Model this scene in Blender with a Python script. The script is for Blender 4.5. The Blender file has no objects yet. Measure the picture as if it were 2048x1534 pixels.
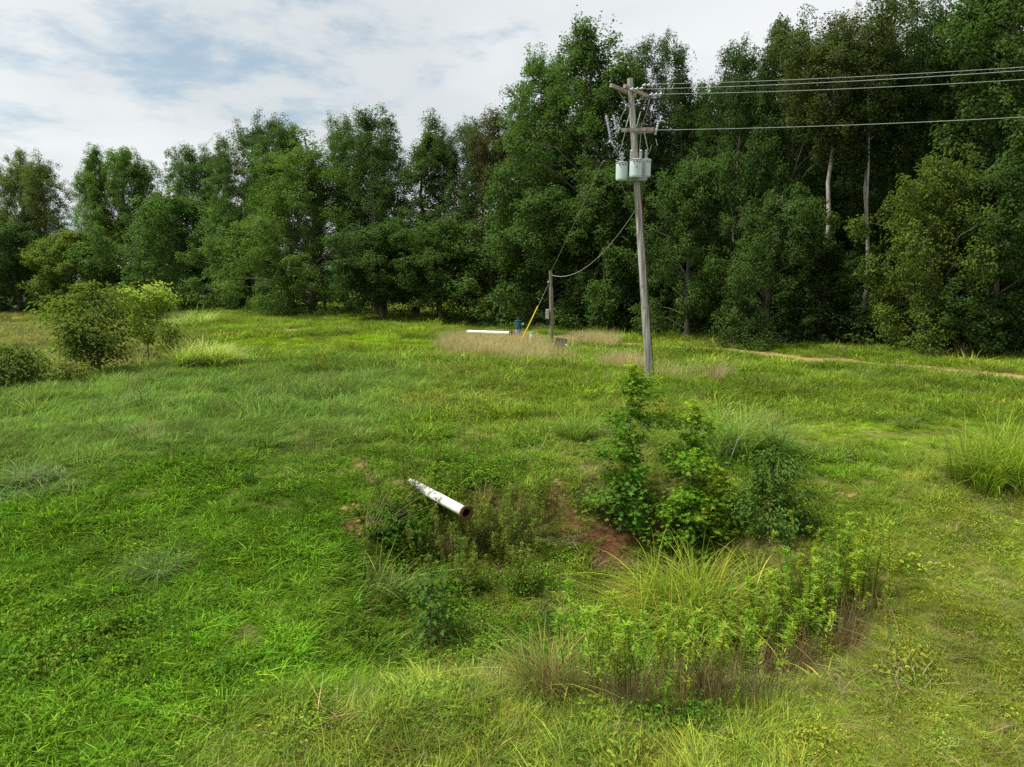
import bpy, math, random
import numpy as np
from mathutils import Vector, Matrix

R = math.radians
rng = np.random.default_rng(7)
random.seed(7)
scene = bpy.context.scene
COL = scene.collection

# ------------------------------------------------------------------ camera
CAMZ, PITCH, F = 3.75, 8.6, 1365.0
cam_d = bpy.data.cameras.new('camera')
cam = bpy.data.objects.new('camera', cam_d)
COL.objects.link(cam)
cam.location = (0, 0, CAMZ)
cam.rotation_euler = (R(90 - PITCH), 0, 0)
cam_d.sensor_width = 36.0
cam_d.lens = 36.0 * F / 2048.0
cam_d.clip_start = 0.1
cam_d.clip_end = 5000
scene.camera = cam

# ------------------------------------------------------------------ light, sky, exposure
SUN_EL, SUN_AZ = 60.0, -96.0          # azimuth from +Y (view direction), negative = left
world = bpy.data.worlds.new('World')
scene.world = world
world.use_nodes = True
SKY_STRENGTH = 0.1
CLOUD_OFF = (3.6, 2.0, 0.0)


def build_world():
    nt = world.node_tree
    nt.nodes.clear()
    N, L = nt.nodes.new, nt.links.new
    out = N('ShaderNodeOutputWorld')
    bg = N('ShaderNodeBackground')
    bg.inputs['Strength'].default_value = SKY_STRENGTH
    sky = N('ShaderNodeTexSky')
    sky.sky_type = 'NISHITA'
    sky.sun_disc = False
    sky.sun_elevation = R(SUN_EL)
    sky.sun_rotation = R(SUN_AZ)
    sky.air_density = 1.0
    sky.dust_density = 1.5
    geo = N('ShaderNodeNewGeometry')
    neg = N('ShaderNodeVectorMath'); neg.operation = 'SCALE'; neg.inputs['Scale'].default_value = -1.0
    L(geo.outputs['Incoming'], neg.inputs[0])
    sep = N('ShaderNodeSeparateXYZ'); L(neg.outputs[0], sep.inputs[0])
    zz = N('ShaderNodeMath'); zz.operation = 'MAXIMUM'; zz.inputs[1].default_value = 0.0
    L(sep.outputs['Z'], zz.inputs[0])
    za = N('ShaderNodeMath'); za.operation = 'ADD'; za.inputs[1].default_value = 0.16
    L(zz.outputs[0], za.inputs[0])
    dx = N('ShaderNodeMath'); dx.operation = 'DIVIDE'; L(sep.outputs['X'], dx.inputs[0]); L(za.outputs[0], dx.inputs[1])
    dy = N('ShaderNodeMath'); dy.operation = 'DIVIDE'; L(sep.outputs['Y'], dy.inputs[0]); L(za.outputs[0], dy.inputs[1])
    cmb = N('ShaderNodeCombineXYZ'); L(dx.outputs[0], cmb.inputs[0]); L(dy.outputs[0], cmb.inputs[1])
    off = N('ShaderNodeVectorMath'); off.operation = 'ADD'; off.inputs[1].default_value = CLOUD_OFF
    L(cmb.outputs[0], off.inputs[0])
    # fine cloudlets and broad cover
    n1 = N('ShaderNodeTexNoise'); n1.inputs['Scale'].default_value = 2.6; n1.inputs['Detail'].default_value = 9.0
    n1.inputs['Roughness'].default_value = 0.62; n1.inputs['Distortion'].default_value = 0.15
    L(off.outputs[0], n1.inputs['Vector'])
    n2 = N('ShaderNodeTexNoise'); n2.inputs['Scale'].default_value = 0.42; n2.inputs['Detail'].default_value = 3.0
    L(off.outputs[0], n2.inputs['Vector'])
    add = N('ShaderNodeMath'); add.operation = 'ADD'; L(n1.outputs['Fac'], add.inputs[0])
    m2 = N('ShaderNodeMath'); m2.operation = 'MULTIPLY'; m2.inputs[1].default_value = 1.05; L(n2.outputs['Fac'], m2.inputs[0])
    L(m2.outputs[0], add.inputs[1])
    mask = N('ShaderNodeMapRange'); mask.interpolation_type = 'SMOOTHSTEP'
    mask.inputs['From Min'].default_value = 0.74; mask.inputs['From Max'].default_value = 0.97
    mask.inputs['To Min'].default_value = 0.40; mask.inputs['To Max'].default_value = 1.0
    L(add.outputs[0], mask.inputs['Value'])
    # cloud body: bright white with grey undersides
    n3 = N('ShaderNodeTexNoise'); n3.inputs['Scale'].default_value = 0.8; n3.inputs['Detail'].default_value = 5.0
    L(off.outputs[0], n3.inputs['Vector'])
    ramp = N('ShaderNodeMapRange'); ramp.interpolation_type = 'SMOOTHSTEP'
    ramp.inputs['From Min'].default_value = 0.36; ramp.inputs['From Max'].default_value = 0.62
    L(n3.outputs['Fac'], ramp.inputs['Value'])
    cc = N('ShaderNodeMix'); cc.data_type = 'RGBA'
    cc.inputs['A'].default_value = (5.1, 5.45, 5.65, 1)
    cc.inputs['B'].default_value = (6.3, 6.55, 6.62, 1)
    L(ramp.outputs[0], cc.inputs['Factor'])
    mx = N('ShaderNodeMix'); mx.data_type = 'RGBA'
    L(mask.outputs[0], mx.inputs['Factor'])
    thin = N('ShaderNodeMix'); thin.data_type = 'RGBA'; thin.blend_type = 'MULTIPLY'; thin.inputs['Factor'].default_value = 1.0
    thin.inputs['B'].default_value = (0.74, 0.90, 0.86, 1); L(sky.outputs[0], thin.inputs['A'])
    L(thin.outputs['Result'], mx.inputs['A']); L(cc.outputs['Result'], mx.inputs['B'])
    L(mx.outputs['Result'], bg.inputs['Color'])
    L(bg.outputs[0], out.inputs[0])


build_world()
sun_d = bpy.data.lights.new('sun', 'SUN')
sun_d.energy = 4.6
sun_d.angle = R(10)
sun_d.color = (1.0, 0.95, 0.86)
sun = bpy.data.objects.new('sun', sun_d)
COL.objects.link(sun)
sd = Vector((math.sin(R(SUN_AZ)) * math.cos(R(SUN_EL)), math.cos(R(SUN_AZ)) * math.cos(R(SUN_EL)), math.sin(R(SUN_EL))))
sun.rotation_euler = sd.to_track_quat('Z', 'Y').to_euler()
sun.location = (0, 0, 60)
vs = scene.view_settings
vs.view_transform = 'Standard'
vs.look = 'None'
vs.exposure = 0.5
vs.gamma = 1.0
vs.use_curve_mapping = False
scene.cycles.max_bounces = 6
scene.cycles.diffuse_bounces = 4
scene.cycles.glossy_bounces = 2
scene.cycles.transmission_bounces = 3
scene.cycles.transparent_max_bounces = 4
scene.cycles.use_denoising = False


# ------------------------------------------------------------------ terrain
def sst(a, b, x):
    t = np.clip((x - a) / (b - a), 0, 1)
    return t * t * (3 - 2 * t)


_ph = np.random.default_rng(3).uniform(0, 6.28, (24, 3))
_fr = np.random.default_rng(4).normal(0, 1, (24, 2))


def wav(x, y, s, k=0, n=8):
    """smooth pseudo noise, about -1..1, feature size s metres"""
    v = 0
    for i in range(n):
        f = _fr[(i + k) % 24] / s * 1.6
        v = v + np.sin(x * f[0] + y * f[1] + _ph[(i + k) % 24, 0]) * np.cos(x * f[1] * .7 - y * f[0] * .6 + _ph[(i + k) % 24, 1])
    return v / math.sqrt(n) * 1.1


XC_Y = [-20, 0, 15, 22, 27, 32, 38, 50, 66, 120, 400]
XC_X = [-90, -60, -36, -22.5, -16.0, -13.8, -14.8, -20.5, -29, -52, -150]


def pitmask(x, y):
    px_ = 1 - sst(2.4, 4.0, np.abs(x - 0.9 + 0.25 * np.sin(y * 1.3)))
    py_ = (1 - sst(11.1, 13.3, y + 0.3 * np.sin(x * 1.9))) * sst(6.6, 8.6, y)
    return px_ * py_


def H(x, y):
    x = np.asarray(x, float); y = np.asarray(y, float)
    z = -0.9 * (1 - sst(5.0, 15.5, y))
    z = z - 0.95 * pitmask(x, y)
    xc = np.interp(y, XC_Y, XC_X)
    z = z - 1.35 * sst(-1.0, 9.0, xc - x)
    near = 1 - sst(40, 90, np.hypot(x, y))
    z = z + (0.05 * wav(x, y, 2.2, 0) + 0.07 * wav(x, y, 6, 5) + 0.028 * wav(x, y, 0.75, 12)) * (0.3 + 0.7 * near)
    z = z + 0.25 * np.exp(-((x - 1) / 4.5) ** 2 - ((y - 25) / 4.5) ** 2)      # low rise round the pump
    return z


def h(x, y):
    return float(H(x, y))


CP, SP = math.cos(R(PITCH)), math.sin(R(PITCH))


def ray(px, py):
    a = (px - 1024) / F; b = (767 - py) / F
    return np.array([a, CP + b * SP, -SP + b * CP])


def PD(px, py, Y):
    """world point on the view ray of a pixel of the photograph, at depth Y"""
    d = ray(px, py)
    t = Y / d[1]
    return Vector((d[0] * t, Y, CAMZ + d[2] * t))


def P(px, py):
    """the point of the ground seen at a pixel of the photograph"""
    d = ray(px, py)
    t = np.concatenate([np.arange(3, 40, 0.03), np.arange(40, 400, 0.4)])
    x, y, z = d[0] * t, d[1] * t, CAMZ + d[2] * t
    i = int(np.argmax(z < H(x, y)))
    return Vector((x[i], y[i], h(x[i], y[i])))


# ------------------------------------------------------------------ object helpers
def mesh_np(name, verts, faces_flat, face_sizes, mat=None, smooth=False):
    me = bpy.data.meshes.new(name)
    verts = np.asarray(verts, np.float32)
    me.vertices.add(len(verts))
    me.vertices.foreach_set('co', verts.ravel())
    fs = np.asarray(face_sizes, np.int32)
    ff = np.asarray(faces_flat, np.int32)
    me.loops.add(len(ff))
    me.loops.foreach_set('vertex_index', ff)
    me.polygons.add(len(fs))
    st = np.zeros(len(fs), np.int32)
    st[1:] = np.cumsum(fs)[:-1]
    me.polygons.foreach_set('loop_start', st)
    me.polygons.foreach_set('loop_total', fs)
    if smooth:
        me.polygons.foreach_set('use_smooth', np.ones(len(fs), bool))
    me.update(calc_edges=True)
    if mat:
        for m in (mat if isinstance(mat, (list, tuple)) else [mat]):
            me.materials.append(m)
    return me


def set_col(me, rgb):
    a = me.attributes.new('col', 'FLOAT_COLOR', 'POINT')
    c = np.ones((len(rgb), 4), np.float32)
    c[:, :3] = rgb
    a.data.foreach_set('color', c.ravel())


def obj(name, me, parent=None, loc=None):
    o = bpy.data.objects.new(name, me)
    COL.objects.link(o)
    if parent:
        o.parent = parent
    if loc is not None:
        o.location = loc
    return o


def thing(name, label, cat, loc=(0, 0, 0), rz=0.0, group=None, scale=1.0):
    o = bpy.data.objects.new(name, None)
    o.empty_display_size = 0.2
    COL.objects.link(o)
    o.location = loc
    o.rotation_euler = (0, 0, rz)
    o.scale = (scale,) * 3 if not isinstance(scale, (tuple, list)) else scale
    tag(o, label, cat, group)
    return o


def tag(o, label, cat, group=None):
    o['label'] = label
    o['category'] = cat
    if group:
        o['group'] = group
    return o


class MB:
    """collects tubes, boxes and lathes into one mesh"""
    def __init__(s):
        s.v, s.f = [], []

    def add(s, v, f):
        o = len(s.v)
        s.v += [tuple(p) for p in v]
        s.f += [tuple(i + o for i in q) for q in f]

    def tube(s, pts, rad, n=8, cap=True):
        pts = [Vector(p) for p in pts]
        if not hasattr(rad, '__len__'):
            rad = [rad] * len(pts)
        v, f = [], []
        up = None
        for i, p in enumerate(pts):
            t = (pts[min(i + 1, len(pts) - 1)] - pts[max(i - 1, 0)]).normalized()
            if up is None:
                up = t.orthogonal().normalized()
            a = (up - t * up.dot(t)).normalized(); up = a
            b = t.cross(a)
            for k in range(n):
                an = 2 * math.pi * k / n
                v.append(p + (a * math.cos(an) + b * math.sin(an)) * rad[i])
        for i in range(len(pts) - 1):
            for k in range(n):
                f.append((i * n + k, i * n + (k + 1) % n, (i + 1) * n + (k + 1) % n, (i + 1) * n + k))
        if cap:
            f.append(tuple(reversed(range(n))))
            f.append(tuple((len(pts) - 1) * n + k for k in range(n)))
        s.add(v, f)
        return s

    def lathe(s, prof, n=20, M=None, cap=True):
        """prof: list of (r, z) from bottom to top"""
        M = M or Matrix()
        v, f = [], []
        for r_, z in prof:
            for k in range(n):
                an = 2 * math.pi * k / n
                v.append(M @ Vector((r_ * math.cos(an), r_ * math.sin(an), z)))
        for i in range(len(prof) - 1):
            for k in range(n):
                f.append((i * n + k, i * n + (k + 1) % n, (i + 1) * n + (k + 1) % n, (i + 1) * n + k))
        if cap:
            f.append(tuple(reversed(range(n))))
            f.append(tuple((len(prof) - 1) * n + k for k in range(n)))
        s.add(v, f)
        return s

    def box(s, c, size, M=None, b=0.0):
        M = M or Matrix()
        c = Vector(c); x, y, z = [q / 2 for q in size]
        if b <= 0:
            v = [M @ (c + Vector((sx * x, sy * y, sz * z))) for sx in (-1, 1) for sy in (-1, 1) for sz in (-1, 1)]
            s.add(v, [(0, 1, 3, 2), (4, 6, 7, 5), (0, 4, 5, 1), (2, 3, 7, 6), (0, 2, 6, 4), (1, 5, 7, 3)])
        else:                                       # chamfered long edges and rims
            ring = lambda zz, ins: [c + Vector((sx * (x - ins - (b if q else 0)), sy * (y - ins - (0 if q else b)), zz))
                                    for sx, sy, qs in ((-1, -1, (0, 1)), (1, -1, (1, 0)), (1, 1, (0, 1)), (-1, 1, (1, 0))) for q in qs]
            prof = [(-z, b), (-z + b, 0), (z - b, 0), (z, b)]
            v, f = [], []
            for zz, ins in prof:
                v += [M @ p for p in ring(zz, ins)]
            for i in range(3):
                for k in range(8):
                    f.append((i * 8 + k, i * 8 + (k + 1) % 8, (i + 1) * 8 + (k + 1) % 8, (i + 1) * 8 + k))
            f.append(tuple(reversed(range(8)))); f.append(tuple(24 + k for k in range(8)))
            s.add(v, f)
        return s

    def mesh(s, name, mat, smooth=True):
        me = bpy.data.meshes.new(name)
        me.from_pydata(s.v, [], s.f)
        if smooth:
            me.shade_smooth()
            try:
                me.set_sharp_from_angle(angle=R(40))
            except Exception:
                pass
        me.materials.append(mat)
        me.update()
        return me

    def part(s, name, mat, parent=None, smooth=True):
        return obj(name, s.mesh(name, mat, smooth), parent)


# ------------------------------------------------------------------ materials
def new_mat(name):
    m = bpy.data.materials.new(name)
    m.use_nodes = True
    nt = m.node_tree
    nt.nodes.clear()
    return m, nt, nt.nodes.new, nt.links.new


def simple_mat(name, c1, c2=None, scale=6.0, rough=0.7, stretch=(1, 1, 1), metal=0.0, bump=0.0, spots=None, contrast=(0.35, 0.65), spot_scale=9.0, spot_thr=0.6):
    m, nt, N, L = new_mat(name)
    out = N('ShaderNodeOutputMaterial'); b = N('ShaderNodeBsdfPrincipled')
    L(b.outputs[0], out.inputs[0])
    b.inputs['Roughness'].default_value = rough
    b.inputs['Metallic'].default_value = metal
    b.inputs['Specular IOR Level'].default_value = 0.3
    tc = N('ShaderNodeTexCoord'); mp = N('ShaderNodeMapping')
    mp.inputs['Scale'].default_value = stretch
    L(tc.outputs['Object'], mp.inputs[0])
    n = N('ShaderNodeTexNoise'); n.inputs['Scale'].default_value = scale; n.inputs['Detail'].default_value = 7
    n.inputs['Roughness'].default_value = 0.65
    L(mp.outputs[0], n.inputs['Vector'])
    mr = N('ShaderNodeMapRange'); mr.inputs['From Min'].default_value = contrast[0]; mr.inputs['From Max'].default_value = contrast[1]
    L(n.outputs['Fac'], mr.inputs['Value'])
    mx = N('ShaderNodeMix'); mx.data_type = 'RGBA'
    mx.inputs['A'].default_value = (*c1, 1); mx.inputs['B'].default_value = (*(c2 or c1), 1)
    L(mr.outputs[0], mx.inputs['Factor'])
    last = mx.outputs['Result']
    if spots:
        n2 = N('ShaderNodeTexNoise'); n2.inputs['Scale'].default_value = spot_scale; n2.inputs['Detail'].default_value = 8
        L(tc.outputs['Object'], n2.inputs['Vector'])
        mr2 = N('ShaderNodeMapRange'); mr2.inputs['From Min'].default_value = spot_thr; mr2.inputs['From Max'].default_value = spot_thr + 0.08
        L(n2.outputs['Fac'], mr2.inputs['Value'])
        mx2 = N('ShaderNodeMix'); mx2.data_type = 'RGBA'
        L(mr2.outputs[0], mx2.inputs['Factor']); L(last, mx2.inputs['A']); mx2.inputs['B'].default_value = (*spots, 1)
        last = mx2.outputs['Result']
    L(last, b.inputs['Base Color'])
    if bump:
        bp = N('ShaderNodeBump'); bp.inputs['Strength'].default_value = bump; bp.inputs['Distance'].default_value = 0.02
        L(n.outputs['Fac'], bp.inputs['Height']); L(bp.outputs[0], b.inputs['Normal'])
    return m


def leaf_mat(name, mode, base=(1, 1, 1), transl=0.3, rough=0.55, spec=0.25):
    """mode 'INST': tint comes from the scattered point; 'OBJ': tint is the object's own colour"""
    m, nt, N, L = new_mat(name)
    out = N('ShaderNodeOutputMaterial'); b = N('ShaderNodeBsdfPrincipled'); tr = N('ShaderNodeBsdfTranslucent'); mix = N('ShaderNodeMixShader')
    b.inputs['Roughness'].default_value = rough
    b.inputs['Specular IOR Level'].default_value = spec
    at = N('ShaderNodeAttribute'); at.attribute_name = 'col'
    if mode == 'INST':
        ti = N('ShaderNodeAttribute'); ti.attribute_name = 'tint'; ti.attribute_type = 'INSTANCER'
        tint = ti.outputs['Color']
    else:
        ti = N('ShaderNodeObjectInfo')
        tint = ti.outputs['Color']
    mu = N('ShaderNodeMix'); mu.data_type = 'RGBA'; mu.blend_type = 'MULTIPLY'; mu.inputs['Factor'].default_value = 1
    L(at.outputs['Color'], mu.inputs['A']); L(tint, mu.inputs['B'])
    L(mu.outputs['Result'], b.inputs['Base Color'])
    mt = N('ShaderNodeMix'); mt.data_type = 'RGBA'; mt.blend_type = 'MULTIPLY'; mt.inputs['Factor'].default_value = 1
    L(mu.outputs['Result'], mt.inputs['A']); mt.inputs['B'].default_value = (1.35, 1.5, 0.75, 1)
    L(mt.outputs['Result'], tr.inputs['Color'])
    mix.inputs[0].default_value = transl
    L(b.outputs[0], mix.inputs[1]); L(tr.outputs[0], mix.inputs[2]); L(mix.outputs[0], out.inputs[0])
    return m


M_GRASS = leaf_mat('grass_blades', 'INST', transl=0.4, rough=0.65, spec=0.05)
M_LEAF = leaf_mat('leaves', 'OBJ', transl=0.38, rough=0.7, spec=0.08)
M_LEAFI = leaf_mat('wild_leaves', 'INST', transl=0.38, rough=0.7, spec=0.12)
M_BARK = simple_mat('bark', (0.085, 0.07, 0.055), (0.19, 0.165, 0.135), 5, 0.9, (1, 1, 0.2), bump=0.6)
M_PALEBARK = simple_mat('pale_bark', (0.2, 0.18, 0.15), (0.42, 0.4, 0.35), 5, 0.9, (1, 1, 0.3), bump=0.4)
M_TWIG = simple_mat('grey_twig', (0.25, 0.22, 0.19), (0.4, 0.37, 0.33), 20, 0.9)
M_POLE = simple_mat('weathered_pole_wood', (0.15, 0.145, 0.13), (0.42, 0.405, 0.365), 16, 0.85, (1, 1, 0.05), bump=0.7, contrast=(0.4, 0.6), spots=(0.17, 0.125, 0.085), spot_scale=2.2, spot_thr=0.64)
M_ARM = simple_mat('weathered_crossarm', (0.20, 0.165, 0.135), (0.42, 0.37, 0.32), 9, 0.9, (1, 1, 1), bump=0.4, spots=(0.13, 0.05, 0.02), spot_scale=5, spot_thr=0.6)
M_OLDPOLE = simple_mat('green_stained_wood', (0.10, 0.10, 0.06), (0.25, 0.24, 0.16), 14, 0.9, (1, 1, 0.08), bump=0.5)
M_TANK = simple_mat('pale_grey_paint', (0.42, 0.50, 0.49), (0.52, 0.60, 0.59), 3, 0.45, (1, 1, 0.4), spots=(0.22, 0.2, 0.17), spot_scale=14, spot_thr=0.71)
M_TANKDK = simple_mat('grey_paint', (0.20, 0.23, 0.25), (0.28, 0.31, 0.33), 4, 0.5)
M_LID = simple_mat('rusty_lid', (0.40, 0.33, 0.28), (0.48, 0.46, 0.43), 7, 0.7, spots=(0.25, 0.10, 0.04), spot_scale=8, spot_thr=0.52)
M_PORC = simple_mat('grey_porcelain', (0.28, 0.32, 0.34), (0.42, 0.46, 0.48), 8, 0.25)
M_GALV = simple_mat('galvanised_steel', (0.40, 0.41, 0.40), (0.55, 0.56, 0.55), 12, 0.45, metal=0.35)
M_RUST = simple_mat('rust', (0.055, 0.028, 0.016), (0.16, 0.075, 0.035), 14, 0.9, bump=0.5)
M_WHITE = simple_mat('worn_white_paint', (0.60, 0.58, 0.53), (0.78, 0.77, 0.73), 9, 0.5, (1, 1, 1), spots=(0.46, 0.39, 0.29), spot_scale=6, spot_thr=0.58)
M_DARKIN = simple_mat('dark_pipe_inside', (0.012, 0.009, 0.007), (0.03, 0.02, 0.014), 9, 0.95)
M_YELLOW = simple_mat('yellow_plastic', (0.62, 0.42, 0.02), (0.72, 0.52, 0.04), 5, 0.5)
M_WIRE = simple_mat('aluminium_wire', (0.34, 0.36, 0.35), (0.45, 0.47, 0.46), 5, 0.5)
M_CABLE = simple_mat('grey_cable', (0.24, 0.24, 0.23), (0.36, 0.36, 0.34), 5, 0.6)
M_TEAL = simple_mat('teal_enamel', (0.012, 0.055, 0.065), (0.03, 0.10, 0.11), 6, 0.4, spots=(0.09, 0.12, 0.12), spot_scale=12, spot_thr=0.66)
M_CAST = simple_mat('cast_pump_grey', (0.16, 0.22, 0.23), (0.32, 0.38, 0.37), 9, 0.6, spots=(0.2, 0.12, 0.07), spot_scale=10, spot_thr=0.6)
M_BOARD = simple_mat('brown_board', (0.045, 0.032, 0.025), (0.12, 0.085, 0.065), 6, 0.85, (1, 1, 0.4), bump=0.3)
M_GREENLID = simple_mat('green_plastic', (0.15, 0.40, 0.06), (0.22, 0.5, 0.1), 5, 0.4)
M_BUCKET = simple_mat('white_plastic', (0.66, 0.68, 0.66), (0.78, 0.8, 0.78), 4, 0.4)
M_BOXG = simple_mat('grey_meter_box', (0.30, 0.31, 0.31), (0.42, 0.43, 0.43), 5, 0.5)
M_SOIL = simple_mat('orange_clay', (0.20, 0.095, 0.04), (0.48, 0.29, 0.15), 9, 0.95, bump=0.8)
M_INK = simple_mat('black_ink', (0.02, 0.025, 0.03), (0.03, 0.035, 0.04), 5, 0.6)


# ------------------------------------------------------------------ vegetation map (which plants grow where)
def spot(x, y, cx, cy, rx, ry, rot=0.0, soft=0.6):
    c, s = math.cos(rot), math.sin(rot)
    u = ((x - cx) * c + (y - cy) * s) / rx
    v = (-(x - cx) * s + (y - cy) * c) / ry
    d = np.sqrt(u * u + v * v) + 0.18 * wav(x, y, min(rx, ry) * 0.8, 3)
    return 1 - sst(1 - soft * 0.5, 1 + soft * 0.5, d)


def seg_dist(x, y, pts):
    best = np.full(np.shape(x), 1e9)
    for (x0, y0), (x1, y1) in zip(pts[:-1], pts[1:]):
        dx, dy = x1 - x0, y1 - y0
        t = np.clip(((x - x0) * dx + (y - y0) * dy) / (dx * dx + dy * dy), 0, 1)
        best = np.minimum(best, np.hypot(x - x0 - t * dx, y - y0 - t * dy))
    return best


def gp(px, py):
    p = P(px, py)
    return (p.x, p.y)


TRACK = [gp(2300, 778), gp(2048, 757), gp(1780, 733), gp(1560, 712), gp(1400, 698), gp(1200, 684), gp(1050, 668), gp(900, 654), gp(780, 650), gp(650, 655), gp(560, 668)]
TANS = [(*gp(985, 698), 2.2, 4.2), (*gp(1050, 712), 2.0, 3.4), (*gp(1180, 688), 1.3, 1.8), (*gp(1245, 740), 0.8, 1.0), (*gp(1425, 758), 0.7, 0.6), (*gp(1335, 758), 0.7, 0.5), (*gp(925, 690), 0.8, 3.2)]
DIRTS = [(*gp(1230, 1085), 0.75, 0.4), (*gp(700, 1030), 0.32, 0.42), (*gp(715, 1060), 0.22, 0.3), (*gp(722, 925), 0.2, 0.5), (*gp(1112, 975), 0.14, 0.5), (*gp(1135, 1040), 0.18, 0.3), (*gp(1215, 1105), 0.5, 0.25), (*gp(1290, 1075), 0.4, 0.2),
         (*gp(1705, 993), 0.16, 0.14), (*gp(1820, 990), 0.16, 0.14), (*gp(1310, 1060), 0.5, 0.3), (*gp(470, 1290), 0.36, 0.14), (*gp(560, 1360), 0.16, 0.14), (*gp(590, 1240), 0.12, 0.2), (*gp(830, 965), 0.25, 0.25)]


def masks(x, y):
    m = {}
    m['verge'] = 1 - sst(1.0, 2.6, seg_dist(x, y, TRACK))
    m['track'] = 1 - sst(0.6, 1.2, seg_dist(x, y, TRACK) + 0.25 * wav(x, y, 1.5, 2))
    t = np.zeros_like(x)
    for cx, cy, rx, ry in TANS:
        t = np.maximum(t, spot(x, y, cx, cy, rx, ry, 0.0, 1.3))
    m['tan'] = t
    d = np.zeros_like(x)
    for cx, cy, rx, ry in DIRTS:
        d = np.maximum(d, spot(x, y, cx, cy, rx, ry, 0.0, 0.9))
    d = d * np.clip(0.75 + 0.75 * wav(x, y, 0.33, 10), 0, 1)
    m['dirt'] = d
    pm = pitmask(x, y)
    m['pit'] = pm
    # lush crabgrass: near left slope
    m['lush'] = (1 - sst(-1.9, -0.6, x + 0.12 * (y - 10) * (y < 14) + 0.35 * wav(x, y, 2, 7))) * (1 - sst(14.2, 18, y - 0.18 * (x + 4) + 1.2 * wav(x, y, 3, 9))) * sst(-0.9, 0.9, y + 0.5 * wav(x, y, 1.5, 1) - (8.3 + 0.95 * (x + 1)))
    m['lush'] = np.maximum(m['lush'], spot(x, y, 0.6, 9.0, 1.5, 1.0))
    m['lush'] = np.maximum(m['lush'], spot(x, y, 5.6, 13.2, 2.2, 2.6) * 0.85)
    # bluish long fine grass over the left knoll
    m['fine'] = (1 - sst(-5, -2.5, x + 0.8 * wav(x, y, 4, 11))) * sst(12.5, 17, y - 0.2 * (x + 4) + 1.2 * wav(x, y, 3, 9)) * (1 - sst(26, 36, y))
    m['left_low'] = sst(0, 6, np.interp(y, XC_Y, XC_X) - x) * sst(20, 26, y)
    m['lime'] = np.maximum(spot(x, y, *gp(1760, 868), 3.6, 1.7), spot(x, y, *gp(700, 690), 9, 4.5) * 0.9)
    m['mown'] = np.clip(np.maximum((1 - sst(9.0, 13.5, y - 0.45 * (x - 4) + 0.6 * wav(x, y, 2, 13))) * sst(1.8, 3.4, x - 0.2 * (y - 6)), 0.45 * (1 - sst(6.6, 7.9, y + 0.3 * wav(x, y, 1.5, 14))) * sst(-2.5, 0.5, x)), 0, 1)
    return m


C_MEADOW = np.array([0.165, 0.240, 0.028])
C_LUSH = np.array([0.130, 0.250, 0.018])
C_FINE = np.array([0.142, 0.228, 0.040])
C_MOWN = np.array([0.275, 0.340, 0.045])
C_LIME = np.array([0.185, 0.285, 0.018])
C_OLIVE = np.array([0.168, 0.222, 0.032])
C_TAN = np.array([0.50, 0.42, 0.25])
C_DRY = np.array([0.25, 0.225, 0.075])
C_FIELD = np.array([0.20, 0.205, 0.07])


def lerp(a, b, t):
    return a * (1 - t[:, None]) + b * t[:, None]


def ground_tint(x, y, m):
    c = np.tile(C_MEADOW, (len(x), 1))
    c = lerp(c, C_OLIVE, (1 - sst(8.0, 10.5, y)) * 0.8)
    c = lerp(c, C_LUSH, m['lush'])
    c = lerp(c, C_FINE, m['fine'])
    c = lerp(c, C_MOWN, m['mown'] * 0.9)
    c = lerp(c, C_LIME, m['lime'] * 0.85)
    c = lerp(c, C_FIELD, m['left_low'] * 0.9)
    dry = sst(0.35, 1.1, wav(x, y, 1.6, 17) + 0.5 * wav(x, y, 5, 19)) * 0.30
    c = lerp(c, C_DRY, dry * (1 - 0.7 * m['lush']) * (1 - .5 * m['fine']))
    c = lerp(c, C_DRY * 1.15, m['track'] * 0.75)
    dk = 1 + 0.16 * wav(x, y, 0.9, 6) + 0.14 * wav(x, y, 3.5, 16)
    far = sst(60, 80, y)
    c = lerp(c, np.array([0.22, 0.26, 0.05]), far * (x > -25) * 0.8)
    return c * np.clip(dk, 0.6, 1.45)[:, None]


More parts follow.
